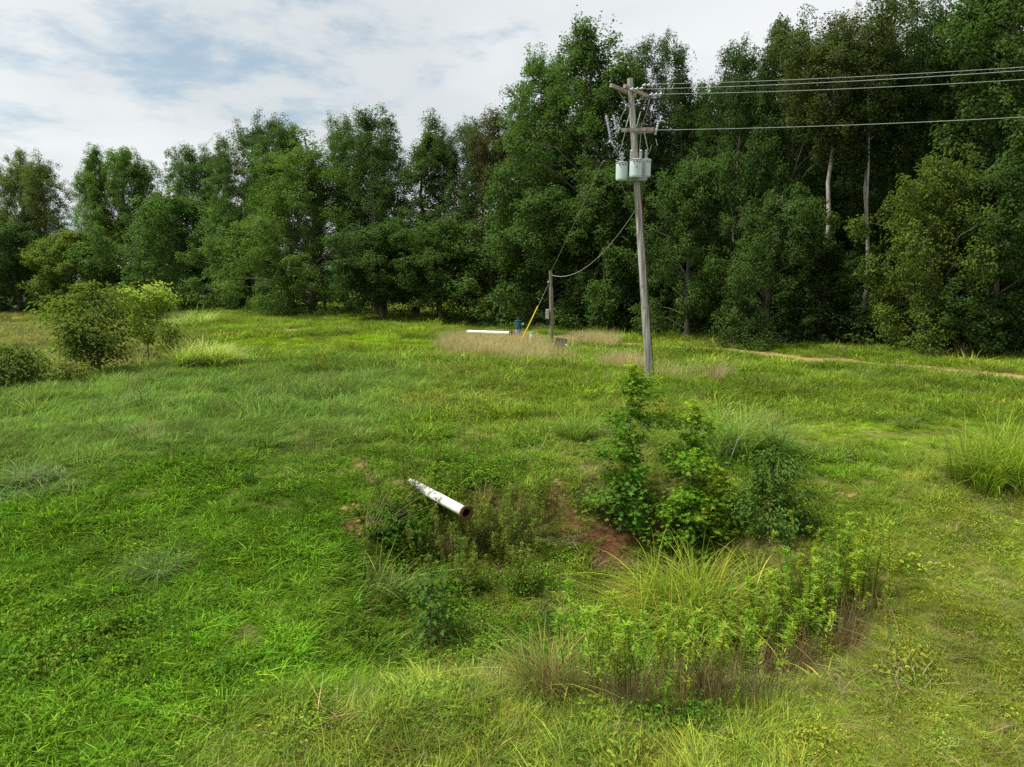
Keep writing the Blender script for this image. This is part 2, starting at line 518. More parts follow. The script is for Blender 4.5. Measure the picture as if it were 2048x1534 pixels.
def build_ground():
    n = 330
    u = np.linspace(-1, 1, n)
    gx = np.sinh(u * 5.6) / math.sinh(5.6) * 900
    v = np.linspace(0, 1, n)
    gy = -30 + 35 * np.clip(v / 0.08, 0, 1) + np.where(v > 0.08, np.sinh((v - 0.08) / 0.92 * 5.4) / math.sinh(5.4) * 1400, 0)
    X, Y = np.meshgrid(gx, gy)
    x, y = X.ravel(), Y.ravel()
    z = H(x, y)
    i = np.arange(n * n).reshape(n, n)
    q = np.stack([i[:-1, :-1], i[:-1, 1:], i[1:, 1:], i[1:, :-1]], -1).reshape(-1, 4)
    m, nt, N, L = new_mat('earth_and_turf')
    out = N('ShaderNodeOutputMaterial'); b = N('ShaderNodeBsdfPrincipled'); L(b.outputs[0], out.inputs[0])
    b.inputs['Roughness'].default_value = 0.95; b.inputs['Specular IOR Level'].default_value = 0.1
    at = N('ShaderNodeAttribute'); at.attribute_name = 'col'
    geo = N('ShaderNodeNewGeometry')
    n1 = N('ShaderNodeTexNoise'); n1.inputs['Scale'].default_value = 3.5; n1.inputs['Detail'].default_value = 9; n1.inputs['Roughness'].default_value = 0.7
    L(geo.outputs['Position'], n1.inputs['Vector'])
    n2 = N('ShaderNodeTexNoise'); n2.inputs['Scale'].default_value = 22; n2.inputs['Detail'].default_value = 5
    L(geo.outputs['Position'], n2.inputs['Vector'])
    mr = N('ShaderNodeMapRange'); mr.inputs['From Min'].default_value = 0.3; mr.inputs['From Max'].default_value = 0.7
    mr.inputs['To Min'].default_value = 0.6; mr.inputs['To Max'].default_value = 1.35
    av = N('ShaderNodeMath'); av.operation = 'ADD'; L(n1.outputs['Fac'], av.inputs[0]); L(n2.outputs['Fac'], av.inputs[1])
    hf = N('ShaderNodeMath'); hf.operation = 'MULTIPLY'; hf.inputs[1].default_value = 0.5; L(av.outputs[0], hf.inputs[0])
    L(hf.outputs[0], mr.inputs['Value'])
    mu = N('ShaderNodeMix'); mu.data_type = 'RGBA'; mu.blend_type = 'MULTIPLY'; mu.inputs['Factor'].default_value = 1
    L(at.outputs['Color'], mu.inputs['A']); L(mr.outputs[0], mu.inputs['B'])
    L(mu.outputs['Result'], b.inputs['Base Color'])
    bp = N('ShaderNodeBump'); bp.inputs['Strength'].default_value = 0.7; bp.inputs['Distance'].default_value = 0.05
    L(n2.outputs['Fac'], bp.inputs['Height']); L(bp.outputs[0], b.inputs['Normal'])
    me = mesh_np('ground', np.stack([x, y, z], 1), q.ravel(), np.full(len(q), 4), m, smooth=True)
    mk = masks(x, y)
    g = ground_tint(x, y, mk)
    near = 1 - sst(35, 60, np.hypot(x, y))
    soil = np.array([0.15, 0.10, 0.05])
    c = lerp(g * 0.8, lerp(g * 0.55, soil, np.full(len(x), 0.5)), near)
    c = lerp(c, np.array([0.36, 0.25, 0.115]), np.clip(mk['track'] * 0.9, 0, 1))
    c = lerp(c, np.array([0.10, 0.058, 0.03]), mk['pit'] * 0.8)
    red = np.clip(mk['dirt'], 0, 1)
    cl = lerp(np.tile(np.array([0.40, 0.235, 0.105]), (len(x), 1)), np.array([0.125, 0.060, 0.027]), np.clip(mk['pit'] * 1.8, 0, 1))  # clay goes darker brown in the pit: its shade is put into the colour
    cl = lerp(cl, np.array([0.14, 0.10, 0.07]), (x < -2.8) * (y < 10.5) * 1.0)
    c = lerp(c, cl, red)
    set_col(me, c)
    o = obj('ground', me)
    o['kind'] = 'structure'


build_ground()


# ------------------------------------------------------------------ blades and leaves
def blades(n, rad, Lr, w, bend, segs=3, lean=0.25, seed=0, upright=False, var=0.25, tipdry=0.0, drop=0.55, dirbias=None, dryfrac=0.0, seedhead=0.0, azs=0.9):
    """a tuft: n arching blades -> verts, flat faces, sizes, colour"""
    g = np.random.default_rng(seed)
    r_ = rad * np.sqrt(g.random(n)); a0 = g.random(n) * 6.283
    bx, by = r_ * np.cos(a0), r_ * np.sin(a0)
    az = a0 + g.normal(0, azs, n)
    if dirbias is not None:
        az = dirbias + g.normal(0, 0.5, n)
    Ln = g.uniform(*Lr, n)
    le = np.abs(g.normal(lean, lean * 0.6, n)); be = np.abs(g.normal(bend, bend * 0.5, n))
    ww = w * g.uniform(0.7, 1.3, n)
    t = np.linspace(0, 1, segs + 1)
    out = le[:, None] * t + be[:, None] * t ** 2
    up = t - drop * np.minimum(be, 1.3)[:, None] * t ** 2.4
    X = bx[:, None] + Ln[:, None] * out * np.cos(az)[:, None]
    Y = by[:, None] + Ln[:, None] * out * np.sin(az)[:, None]
    Z = Ln[:, None] * up - 0.02
    tw = az + g.normal(0, 0.5, n)
    px, py = -np.sin(tw), np.cos(tw)
    prof = np.interp(t, [0, 0.35, 0.75, 1], [0.75, 1.0, 0.7, 0.08])
    if seedhead:
        prof = np.interp(t, [0, 0.6, 0.8, 1], [0.5, 0.4, 1.0 + seedhead, 0.5])
    hw = 0.5 * ww[:, None] * prof
    A = np.stack([X + px[:, None] * hw, Y + py[:, None] * hw, Z], -1)
    B = np.stack([X - px[:, None] * hw, Y - py[:, None] * hw, Z], -1)
    V = np.stack([A, B], 2).reshape(n, (segs + 1) * 2, 3)
    base = (np.arange(n) * (segs + 1) * 2)[:, None, None]
    k = np.arange(segs)[None, :, None] * 2
    q = base + k + np.array([0, 1, 3, 2])[None, None, :]
    br = 1 + g.normal(0, var, n).clip(-0.5, 0.6)
    col = np.ones((n, segs + 1, 2, 3)) * br[:, None, None, None]
    col[..., 0] *= (1 + g.normal(0, 0.10, n))[:, None, None]
    dry = (g.random(n) < dryfrac)
    dcol = np.array([2.0, 1.35, 1.9])
    col = np.where(dry[:, None, None, None], col * dcol, col)
    if tipdry:
        tt = np.clip((t - 0.6) / 0.4, 0, 1)[None, :, None, None] * tipdry
        col = col * (1 + tt * (np.array([1.9, 1.5, 2.4]) - 1))
    return V.reshape(-1, 3), q.reshape(-1), np.full(n * segs, 4), col.reshape(-1, 3)


def leaves_np(pos, nrm, size, seed=0, aspect=0.6, fold=0.25, shape='rhomb', var=0.22, long_dir=None):
    """one small leaf per position: rhomb (4 verts, 2 tris), ovate (6 verts) or star (11 verts)"""
    g = np.random.default_rng(seed)
    n = len(pos)
    nrm = nrm / np.linalg.norm(nrm, axis=1, keepdims=True)
    rnd = g.normal(0, 1, (n, 3)) if long_dir is None else long_dir + g.normal(0, 0.25, (n, 3))
    a = rnd - nrm * (rnd * nrm).sum(1, keepdims=True)
    a /= np.linalg.norm(a, axis=1, keepdims=True) + 1e-9
    b = np.cross(nrm, a)
    size = np.broadcast_to(size, (n,)) * g.uniform(0.7, 1.3, n)
    if shape == 'rhomb':
        uv = np.array([[0, 0, 0], [0.45, 0.5, 1], [1, 0, 0], [0.45, -0.5, 1]])
        faces = [[0, 1, 2, 3]]
    elif shape == 'ovate':
        uv = np.array([[0, 0, 0], [0.3, 0.5, 1], [0.7, 0.38, 0.7], [1, 0, -0.6], [0.7, -0.38, 0.7], [0.3, -0.5, 1]])
        faces = [[0, 1, 2, 3], [0, 3, 4, 5]]
    else:
        pts = [(0, 0)]
        lob = [(-0.15, 0.55, 0.55), (0.25, 0.30, 0.3), (0.62, 0.72, .7), (0.5, 0.2, .3), (1.05, 0.0, 0)]
        right = [(-0.12, -0.45), (0.16, -0.14), (0.55, -0.62), (0.50, -0.15), (1.0, 0.0)]
        pts = [(0, 0)] + right + [(u, -v) for u, v in reversed(right[:-1])]
        uv = np.array([[u, v, 0.4 * abs(v) - (0.25 if u > 0.9 else 0)] for u, v in pts])
        k = len(pts)
        faces = [[0, 1, 2], [0, 2, 3, 4], [0, 4, 5, 6], [0, 6, 7, 8], [0, 8, 9]]
        aspect = 1.0
    k = len(uv)
    V = pos[:, None, :] + size[:, None, None] * (uv[None, :, 0:1] * a[:, None, :] + uv[None, :, 1:2] * aspect * b[:, None, :] + uv[None, :, 2:3] * fold * nrm[:, None, :])
    base = np.arange(n) * k
    flat, sizes = [], []
    per = np.concatenate([np.array(f) for f in faces])
    flat = (base[:, None] + per[None, :]).ravel()
    sizes = np.tile([len(f) for f in faces], n)
    br = 1 + g.normal(0, var, n).clip(-0.5, 0.7)
    col = np.repeat(br[:, None], k, 1)[:, :, None] * np.ones(3)
    col[..., 0] *= np.repeat((1 + g.normal(0, 0.13, n))[:, None], k, 1)
    return V.reshape(-1, 3), flat, sizes, col.reshape(-1, 3)


def join(parts):
    V, Fl, S, C = [], [], [], []
    o = 0
    for v, f, s, c in parts:
        V.append(v); Fl.append(np.asarray(f) + o); S.append(s); C.append(c); o += len(v)
    return np.concatenate(V), np.concatenate(Fl), np.concatenate(S), np.concatenate(C)


def mesh_from(name, part, mat, smooth=False):
    v, f, s, c = part
    me = mesh_np(name, v, f, s, mat, smooth)
    set_col(me, c)
    return me


def tube_np(pts, rad, n=5, col=(1, 1, 1)):
    mb = MB(); mb.tube(pts, rad, n, cap=False)
    v = np.array(mb.v, float); f = np.array(mb.f).ravel(); s = np.full(len(mb.f), 4)
    return v, f, s, np.tile(np.array(col, float), (len(v), 1))


# ------------------------------------------------------------------ scatter of uncountable plants (one object each)
def make_group(gname, coll):
    ng = bpy.data.node_groups.new(gname, 'GeometryNodeTree')
    ng.interface.new_socket('Geometry', in_out='INPUT', socket_type='NodeSocketGeometry')
    ng.interface.new_socket('Geometry', in_out='OUTPUT', socket_type='NodeSocketGeometry')
    N, L = ng.nodes.new, ng.links.new
    gi, go = N('NodeGroupInput'), N('NodeGroupOutput')
    io = N('GeometryNodeInstanceOnPoints')
    ci = N('GeometryNodeCollectionInfo')
    ci.inputs['Collection'].default_value = coll
    ci.inputs['Separate Children'].default_value = True
    ci.inputs['Reset Children'].default_value = True

    def attr(nm, dt):
        a = N('GeometryNodeInputNamedAttribute'); a.data_type = dt; a.inputs['Name'].default_value = nm
        return a.outputs[0]
    L(gi.outputs[0], io.inputs['Points'])
    L(ci.outputs[0], io.inputs['Instance'])
    io.inputs['Pick Instance'].default_value = True
    L(attr('idx', 'INT'), io.inputs['Instance Index'])
    L(attr('rot', 'FLOAT_VECTOR'), io.inputs['Rotation'])
    L(attr('scl', 'FLOAT_VECTOR'), io.inputs['Scale'])
    L(io.outputs[0], go.inputs[0])
    return ng


def scatter(name, pos, idx, tint, scl, coll, tilt=0.12, rz=None, label=None):
    n = len(pos)
    me = bpy.data.meshes.new(name)
    me.vertices.add(n)
    me.vertices.foreach_set('co', np.asarray(pos, np.float32).ravel())
    rot = np.zeros((n, 3), np.float32)
    rot[:, :2] = rng.normal(0, tilt, (n, 2))
    rot[:, 2] = rng.random(n) * 6.283 if rz is None else rz
    me.attributes.new('rot', 'FLOAT_VECTOR', 'POINT').data.foreach_set('vector', rot.ravel())
    sc = np.asarray(scl, np.float32)
    if sc.ndim == 1:
        sc = np.repeat(sc[:, None], 3, 1)
    me.attributes.new('scl', 'FLOAT_VECTOR', 'POINT').data.foreach_set('vector', sc.ravel())
    me.attributes.new('idx', 'INT', 'POINT').data.foreach_set('value', np.asarray(idx, np.int32))
    c = np.ones((n, 4), np.float32); c[:, :3] = tint
    me.attributes.new('tint', 'FLOAT_COLOR', 'POINT').data.foreach_set('color', c.ravel())
    o = obj(name, me)
    md = o.modifiers.new('scatter', 'NODES')
    md.node_group = make_group(name + '_scatter', coll)
    o['kind'] = 'stuff'
    if label:
        o['label'] = label
    return o


def kit(name, meshes):
    c = bpy.data.collections.new(name)
    for i, me in enumerate(meshes):
        o = bpy.data.objects.new('%s_%02d' % (name, i), me)
        c.objects.link(o)
    return c


def forb(hh, nl, leaf, seed, w=0.22, top=0.35, stem=(0.45, 0.30, 0.22)):
    """upright weed: stem with many narrow leaves in a spiral, denser near the tip"""
    g = np.random.default_rng(seed)
    bend = g.normal(0, 0.06, 2) * hh
    ts = np.linspace(0, 1, 5)
    pts = [(bend[0] * t * t, bend[1] * t * t, hh * t - 0.02) for t in ts]
    parts = [tube_np(pts, [0.0045 * (1 - 0.6 * t) for t in ts], 3, stem)]
    t = 1 - (0.75 if top > .5 else 0.9) * g.random(nl) ** (1.9 if top > .5 else 1.4)
    an = np.arange(nl) * 2.4 + g.normal(0, 0.3, nl)
    pos = np.stack([bend[0] * t * t, bend[1] * t * t, hh * t - 0.02], 1)
    d = np.stack([np.cos(an), np.sin(an), 0.25 + 0.9 * (t > 0.9) + g.normal(0, 0.25, nl)], 1)
    nrm = np.stack([-0.3 * np.cos(an), -0.3 * np.sin(an), np.ones(nl)], 1) + g.normal(0, 0.2, (nl, 3))
    lv = leaves_np(pos, nrm, leaf * (0.65 + 0.5 * (1 - t)), seed, aspect=w, fold=0.06, shape='ovate', long_dir=d)
    parts.append(lv)
    return join(parts)


def leafy_patch(n, rad, hh, leaf, seed, aspect=0.6, shape='ovate'):
    g = np.random.default_rng(seed)
    r_ = rad * np.sqrt(g.random(n)); a = g.random(n) * 6.283
    pos = np.stack([r_ * np.cos(a), r_ * np.sin(a), hh * g.random(n) ** 0.6 * (1 - 0.5 * (r_ / rad) ** 2)], 1)
    nrm = np.stack([np.cos(a) * 0.35, np.sin(a) * 0.35, np.ones(n)], 1) + g.normal(0, 0.4, (n, 3))
    return leaves_np(pos, nrm, leaf, seed, aspect=aspect, shape=shape)


TUFTS = []
def addt(part):
    TUFTS.append(mesh_from('tuft', part, M_GRASS))
for s in range(3):   # 0-2 short mown turf
    addt(blades(64, 0.16, (0.05, 0.13), 0.0048, 0.8, 2, 0.6, 100 + s, dryfrac=0.06))
for s in range(3):   # 3-5 lush broad crabgrass
    addt(blades(36, 0.15, (0.08, 0.20), 0.013, 0.85, 3, 0.45, 110 + s, dryfrac=0.02, var=0.42))
for s in range(3):   # 6-8 long fine grass, combed one way
    addt(blades(44, 0.18, (0.14, 0.29), 0.0064, 0.75, 3, 0.45, 120 + s, dirbias=0.0, dryfrac=0.04, var=0.45))
for s in range(3):   # 9-11 tan seed stalks
    addt(blades(22, 0.16, (0.40, 0.80), 0.0065, 0.16, 3, 0.16, 130 + s, drop=0.3, seedhead=0.9))
for s in range(3):   # 12-14 meadow mix for the middle distance
    addt(blades(90, 0.42, (0.10, 0.28), 0.016, 0.65, 2, 0.4, 140 + s, dryfrac=0.06, var=0.42))
for s in range(2):   # 15-16 dead thatch
    addt(blades(40, 0.18, (0.10, 0.26), 0.005, 0.9, 2, 0.9, 150 + s))
for s in range(2):   # 17-18 ground-cover leaves
    addt(leafy_patch(60, 0.2, 0.13, 0.034, 160 + s, 0.5))
for s in range(2):   # 19-20 far patches
    addt(blades(200, 0.9, (0.15, 0.38), 0.03, 0.6, 2, 0.4, 170 + s, dryfrac=0.05))
for s in range(2):   # 21-22 tan stalk patches for the middle distance
    addt(blades(46, 0.42, (0.40, 0.98), 0.012, 0.18, 2, 0.16, 180 + s, drop=0.3, seedhead=1.1, var=0.3))
K_TUFT = kit('tuft', TUFTS)


def field_pts(y0, y1, dens, margin=3.0, kids=1, spread=0.1):
    """random points over the field between two depths; with kids they come in tussocks"""
    slope = 0.79
    area = (y1 - y0) * (2 * margin + slope * (y0 + y1)) * 1.0
    n = int(area * dens / kids)
    y = np.sqrt(rng.uniform(y0 ** 2, y1 ** 2, n))
    w = slope * y + margin
    x = rng.uniform(-1, 1, n) * w
    if kids == 1:
        return x, y
    own = np.repeat(np.stack([rng.normal(0, 1, n), rng.normal(0, 1, n)], 1), kids, 0)
    x = np.repeat(x, kids) + rng.normal(0, spread, n * kids)
    y = np.repeat(y, kids) + rng.normal(0, spread, n * kids)
    return x, y, own


def build_grass():
    X, Y, I, T, S, RZ = [], [], [], [], [], []
    for y0, y1, dens in ((3.0, 8, 225), (8, 12, 190), (12, 18, 105), (18, 27, 44), (27, 42, 18), (42, 70, 6.5), (70, 125, 2.0)):
        x, y, own = field_pts(y0, y1, dens, 3.0, 5, 0.11 if y1 <= 18 else 0.3)
        m = masks(x, y)
        t = ground_tint(x, y, m)
        n = len(x)
        r = rng.random(n)
        r2 = rng.random(n)
        idx = np.zeros(n, int); sc = np.ones(n)
        g3 = rng.integers(0, 3, n)
        if y1 <= 18:
            idx[:] = np.where(r < 0.55, 3 + g3, 6 + g3); sc[:] = rng.uniform(0.5, 0.85, n)      # meadow default
            fine = r < m['fine'];  idx[fine] = 6 + g3[fine]; sc[fine] = rng.uniform(0.75, 1.15, fine.sum())
            lush = r < m['lush'];  idx[lush] = 3 + g3[lush]; sc[lush] = rng.uniform(0.62, 1.0, lush.sum())
            mown = r < m['mown'];  idx[mown] = np.where(r2[mown] < 0.9, g3[mown], 3 + g3[mown])
            sc[mown] = np.where(r2[mown] < 0.9, rng.uniform(0.6, 1.1, mown.sum()), rng.uniform(0.35, 0.55, mown.sum()))
            th = (r2 > 0.972) & (m['lush'] < 0.5); idx[th] = 15 + (g3[th] > 1); sc[th] = rng.uniform(0.7, 1.2, th.sum()); t[th] = C_TAN * 0.62
            gc = (r2 < 0.07); idx[gc] = 17 + (g3[gc] > 1); sc[gc] = rng.uniform(0.5, 1.1, gc.sum())
            pit = rng.random(n) < m['pit'] * 0.55; idx[pit] = np.where(r2[pit] < 0.45, 17 + (g3[pit] > 1), np.where(r2[pit] < 0.75, 15 + (g3[pit] > 1), 3 + g3[pit]))
            t[pit & (idx >= 15) & (idx < 17)] = C_DRY * 0.55
        elif y1 <= 27:
            idx[:] = np.where(r < 0.75, 12 + g3, 6 + g3); sc[:] = rng.uniform(0.6, 1.1, n)
            fine = r < m['fine'] * 0.8; idx[fine] = 6 + g3[fine]; sc[fine] = rng.uniform(1.1, 1.7, fine.sum())
        elif y1 <= 42:
            idx[:] = 12 + g3; sc[:] = rng.uniform(0.9, 1.5, n)
        else:
            idx[:] = 19 + (g3 > 1); sc[:] = rng.uniform(0.7, 1.1, n)
        low = np.maximum(m['lime'], m['track'])
        sc = sc * (1 - 0.45 * low) * (1 - 0.35 * m['track']) * (1 - 0.35 * m['verge'])
        sc = sc * (1 + 0.24 * own[:, 0]).clip(0.5, 1.6) * (1 + 0.2 * wav(x, y, 0.7, 20)).clip(0.55, 1.45)
        t = t * (1 + 0.26 * own[:, 1] * (1 - 0.65 * m['mown'])).clip(0.5, 1.7)[:, None]
        rz = np.where((idx >= 6) & (idx <= 8), 0.3 + 0.9 * own[:, 0] + rng.normal(0, 0.4, n), rng.random(n) * 6.283)
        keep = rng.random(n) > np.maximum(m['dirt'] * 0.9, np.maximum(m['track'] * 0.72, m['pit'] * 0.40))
        t = t * (1 + rng.normal(0, 0.13, n)).clip(0.6, 1.5)[:, None]
        t[:, 0] *= 1 + rng.normal(0, 0.10, n)
        for lst, a in ((X, x), (Y, y), (I, idx), (T, t), (S, sc), (RZ, rz)):
            lst.append(a[keep])
        # tan seed-head stands
        if y1 > 12 and y1 <= 42:
            xt, yt = field_pts(max(y0, 18), max(y1, 27), 26)
            mt = masks(xt, yt)
            k = (rng.random(len(xt)) < mt['tan'] * np.clip(0.62 + 0.5 * wav(xt, yt, 1.1, 8), 0.08, 1)) & (yt >= y0) & (yt < y1)
            if k.sum():
                X.append(xt[k]); Y.append(yt[k]); I.append(21 + rng.integers(0, 2, k.sum())); S.append(rng.uniform(0.5, 1.05, k.sum()))
                T.append(C_TAN * rng.uniform(0.7, 1.2, k.sum())[:, None]); RZ.append(rng.random(k.sum()) * 6.28)
    # distinct broad-bladed tussocks, some dark, some pale
    for y0, y1, dens, k0 in ((6, 14, 0.8, 1.3), (14, 30, 0.55, 2.0), (30, 60, 0.12, 2.6)):
        x, y, own = field_pts(y0, y1, dens * 4, 3.0, 4, 0.1 if y1 < 20 else 0.2)
        mt = masks(x, y)
        k = (mt['mown'] < 0.35) & (y - 0.45 * (x - 4) > 8.5 * (x > 3)) & (mt['track'] < 0.2) & (mt['dirt'] < 0.2) & (mt['lime'] < 0.7)
        x, y, own = x[k], y[k], own[k]
        X.append(x); Y.append(y); I.append(3 + rng.integers(0, 3, len(x))); S.append(k0 * (0.8 + 0.2 * own[:, 0]).clip(0.5, 1.4))
        pal = np.where(own[:, 1:2] > 0.75, np.array([[0.19, 0.275, 0.06]]), np.where(own[:, 1:2] < -0.1, np.array([[0.075, 0.142, 0.016]]), np.array([[0.13, 0.225, 0.02]])))
        T.append(pal * rng.uniform(0.85, 1.15, len(x))[:, None]); RZ.append(rng.random(len(x)) * 6.28)
    # the tallest stand, in front of the pump
    xt = rng.normal(-0.4, 1.3, 420); yt = rng.uniform(32.5, 40, 420)
    X.append(xt); Y.append(yt); I.append(21 + rng.integers(0, 2, 420)); S.append(rng.uniform(0.55, 0.95, 420))
    T.append(C_TAN * rng.uniform(0.7, 1.15, 420)[:, None]); RZ.append(rng.random(420) * 6.28)
    # sparse dry stalks elsewhere, thicker along the wood's edge
    x, y = field_pts(14, 66, 0.5)
    k = rng.random(len(x)) < 0.25 + 0.75 * sst(0, 9, y - 0.0 * x - 52 + np.clip(x, -30, 40) * 0.7)
    x, y = x[k], y[k]
    X.append(x); Y.append(y); I.append(21 + rng.integers(0, 2, len(x))); S.append(rng.uniform(0.4, 0.8, len(x)))
    T.append(C_TAN * rng.uniform(0.35, 0.9, len(x))[:, None]); RZ.append(rng.random(len(x)) * 6.28)
    X, Y, I, T, S, RZ = map(np.concatenate, (X, Y, I, T, S, RZ))
    Z = H(X, Y)
    scatter('grass', np.stack([X, Y, Z], 1), I, T, S, K_TUFT, 0.12, RZ, 'long and short wild grass growing over the whole field')
    return len(X)


NG = build_grass()

FORBS = [mesh_from('forb', forb(0.75 + 0.08 * s, 78, 0.08, 200 + s, w=0.17, top=0.9), M_LEAFI) for s in range(3)]
FORBS += [mesh_from('forb', forb(0.55, 60, 0.055, 210 + s, 0.3), M_LEAFI) for s in range(2)]
FORBS += [mesh_from('forb', leafy_patch(90, 0.26, 0.3, 0.055, 220 + s, 0.6), M_LEAFI) for s in range(2)]
FORBS += [mesh_from('forb', blades(9, 0.10, (0.35, 0.75), 0.007, 0.12, 3, 0.14, 230 + s, drop=0.2, var=0.3, seedhead=0.5), M_LEAFI) for s in range(2)]
K_FORB = kit('forb', FORBS)


def patch(cx, cy, rx, ry, n, rot=0.0):
    r_ = np.abs(rng.normal(0, 0.62, n)); a = rng.random(n) * 6.283
    u, v = r_ * np.cos(a) * rx, r_ * np.sin(a) * ry
    c, s = math.cos(rot), math.sin(rot)
    return cx + u * c - v * s, cy + u * s + v * c


def weeds(name, spots, idxs, tint, sc, label):
    X, Y = [], []
    for px, py, rx, ry, n in spots:
        c = gp(px, py)
        x, y = patch(*c, rx, ry, n)
        X.append(x); Y.append(y)
    X, Y = np.concatenate(X), np.concatenate(Y)
    n = len(X)
    t = np.array(tint) * (1 + rng.normal(0, 0.16, n)).clip(0.6, 1.5)[:, None]
    t[:, 0] *= 1 + rng.normal(0, 0.12, n)
    return scatter(name, np.stack([X, Y, H(X, Y)], 1), rng.choice(idxs, n), t, rng.uniform(*sc, n) * rng.choice([0.55, 0.8, 1.0, 1.0, 1.1], n), K_FORB, 0.17, None, label)


weeds('goldenrod', [(1620, 1285, 0.9, 0.45, 60), (1520, 1335, 0.8, 0.35, 44), (1690, 1210, 0.7, 0.5, 34), (1400, 1395, 0.9, 0.25, 44), (1250, 1405, 0.55, 0.22, 26), (1180, 1380, 0.4, 0.2, 14), (1730, 1170, 0.5, 0.5, 14), (1570, 1230, 0.6, 0.5, 14)],
      [0, 1, 2], (0.235, 0.34, 0.035), (0.95, 1.4), 'stand of leafy upright goldenrod weeds with dark bare stems')
weeds('bank_weeds', [(760, 1040, 0.45, 0.4, 30), (840, 1130, 0.5, 0.4, 36), (920, 1190, 0.6, 0.35, 36), (1040, 1190, 0.6, 0.3, 34), (1090, 1020, 0.5, 0.6, 30), (960, 1100, 0.9, 0.7, 120), (870, 1075, 0.5, 0.4, 30), (1010, 1130, 0.6, 0.4, 40), (818, 985, 0.22, 0.3, 16), (880, 930, 1.0, 0.6, 40)],
      [0, 1, 3, 4], (0.15, 0.205, 0.032), (0.8, 1.2), 'slender green weeds crowding the bank around the broken pipe')
weeds('dead_weed_stalks', [(1250, 1425, 0.7, 0.2, 60), (1420, 1415, 0.8, 0.2, 70), (1560, 1370, 0.7, 0.25, 60), (1670, 1300, 0.6, 0.35, 50), (1100, 1400, 0.5, 0.2, 36), (900, 1120, 0.8, 0.4, 50), (1010, 1080, 0.7, 0.5, 50), (1480, 1250, 0.7, 0.4, 50)],
      [7, 8], (0.20, 0.145, 0.085), (0.7, 1.25), 'thin brown dead weed stalks standing among the green ones')
weeds('ground_cover', [(960, 960, 1.2, 0.9, 140), (1050, 890, 1.2, 0.8, 60), (900, 1180, 1.0, 0.6, 60), (1050, 1180, 0.9, 0.5, 40), (880, 1240, 0.6, 0.5, 50), (800, 1100, 0.7, 0.5, 60), (100, 1330, 1.6, 0.8, 110), (250, 1270, 1.2, 0.7, 60), (1420, 1010, 0.5, 0.5, 36), (1330, 1440, 0.8, 0.25, 25)],
      [5, 6, 3], (0.125, 0.225, 0.020), (0.5, 1.05), 'tangle of low leafy weeds and brambles on the bank')


# ------------------------------------------------------------------ trees
def crown_profile(kind, t):
    if kind == 'oval':
        return np.interp(t, [0, 0.08, 0.3, 0.6, 0.82, 0.95, 1], [0.6, 0.85, 1.0, 0.97, 0.76, 0.40, 0.05])
    if kind == 'cone':
        return np.interp(t, [0, 0.1, 0.35, 0.7, 0.9, 1], [0.75, 1.0, 0.97, 0.72, 0.36, 0.04])
    if kind == 'dome':
        return np.interp(t, [0, 0.2, 0.6, 0.85, 0.95, 1], [0.92, 1.0, 0.97, 0.76, 0.42, 0.05])
    return np.interp(t, [0, 0.3, 0.75, 0.93, 1], [0.35, 0.8, 1.0, 0.7, 0.2])      # 'high'


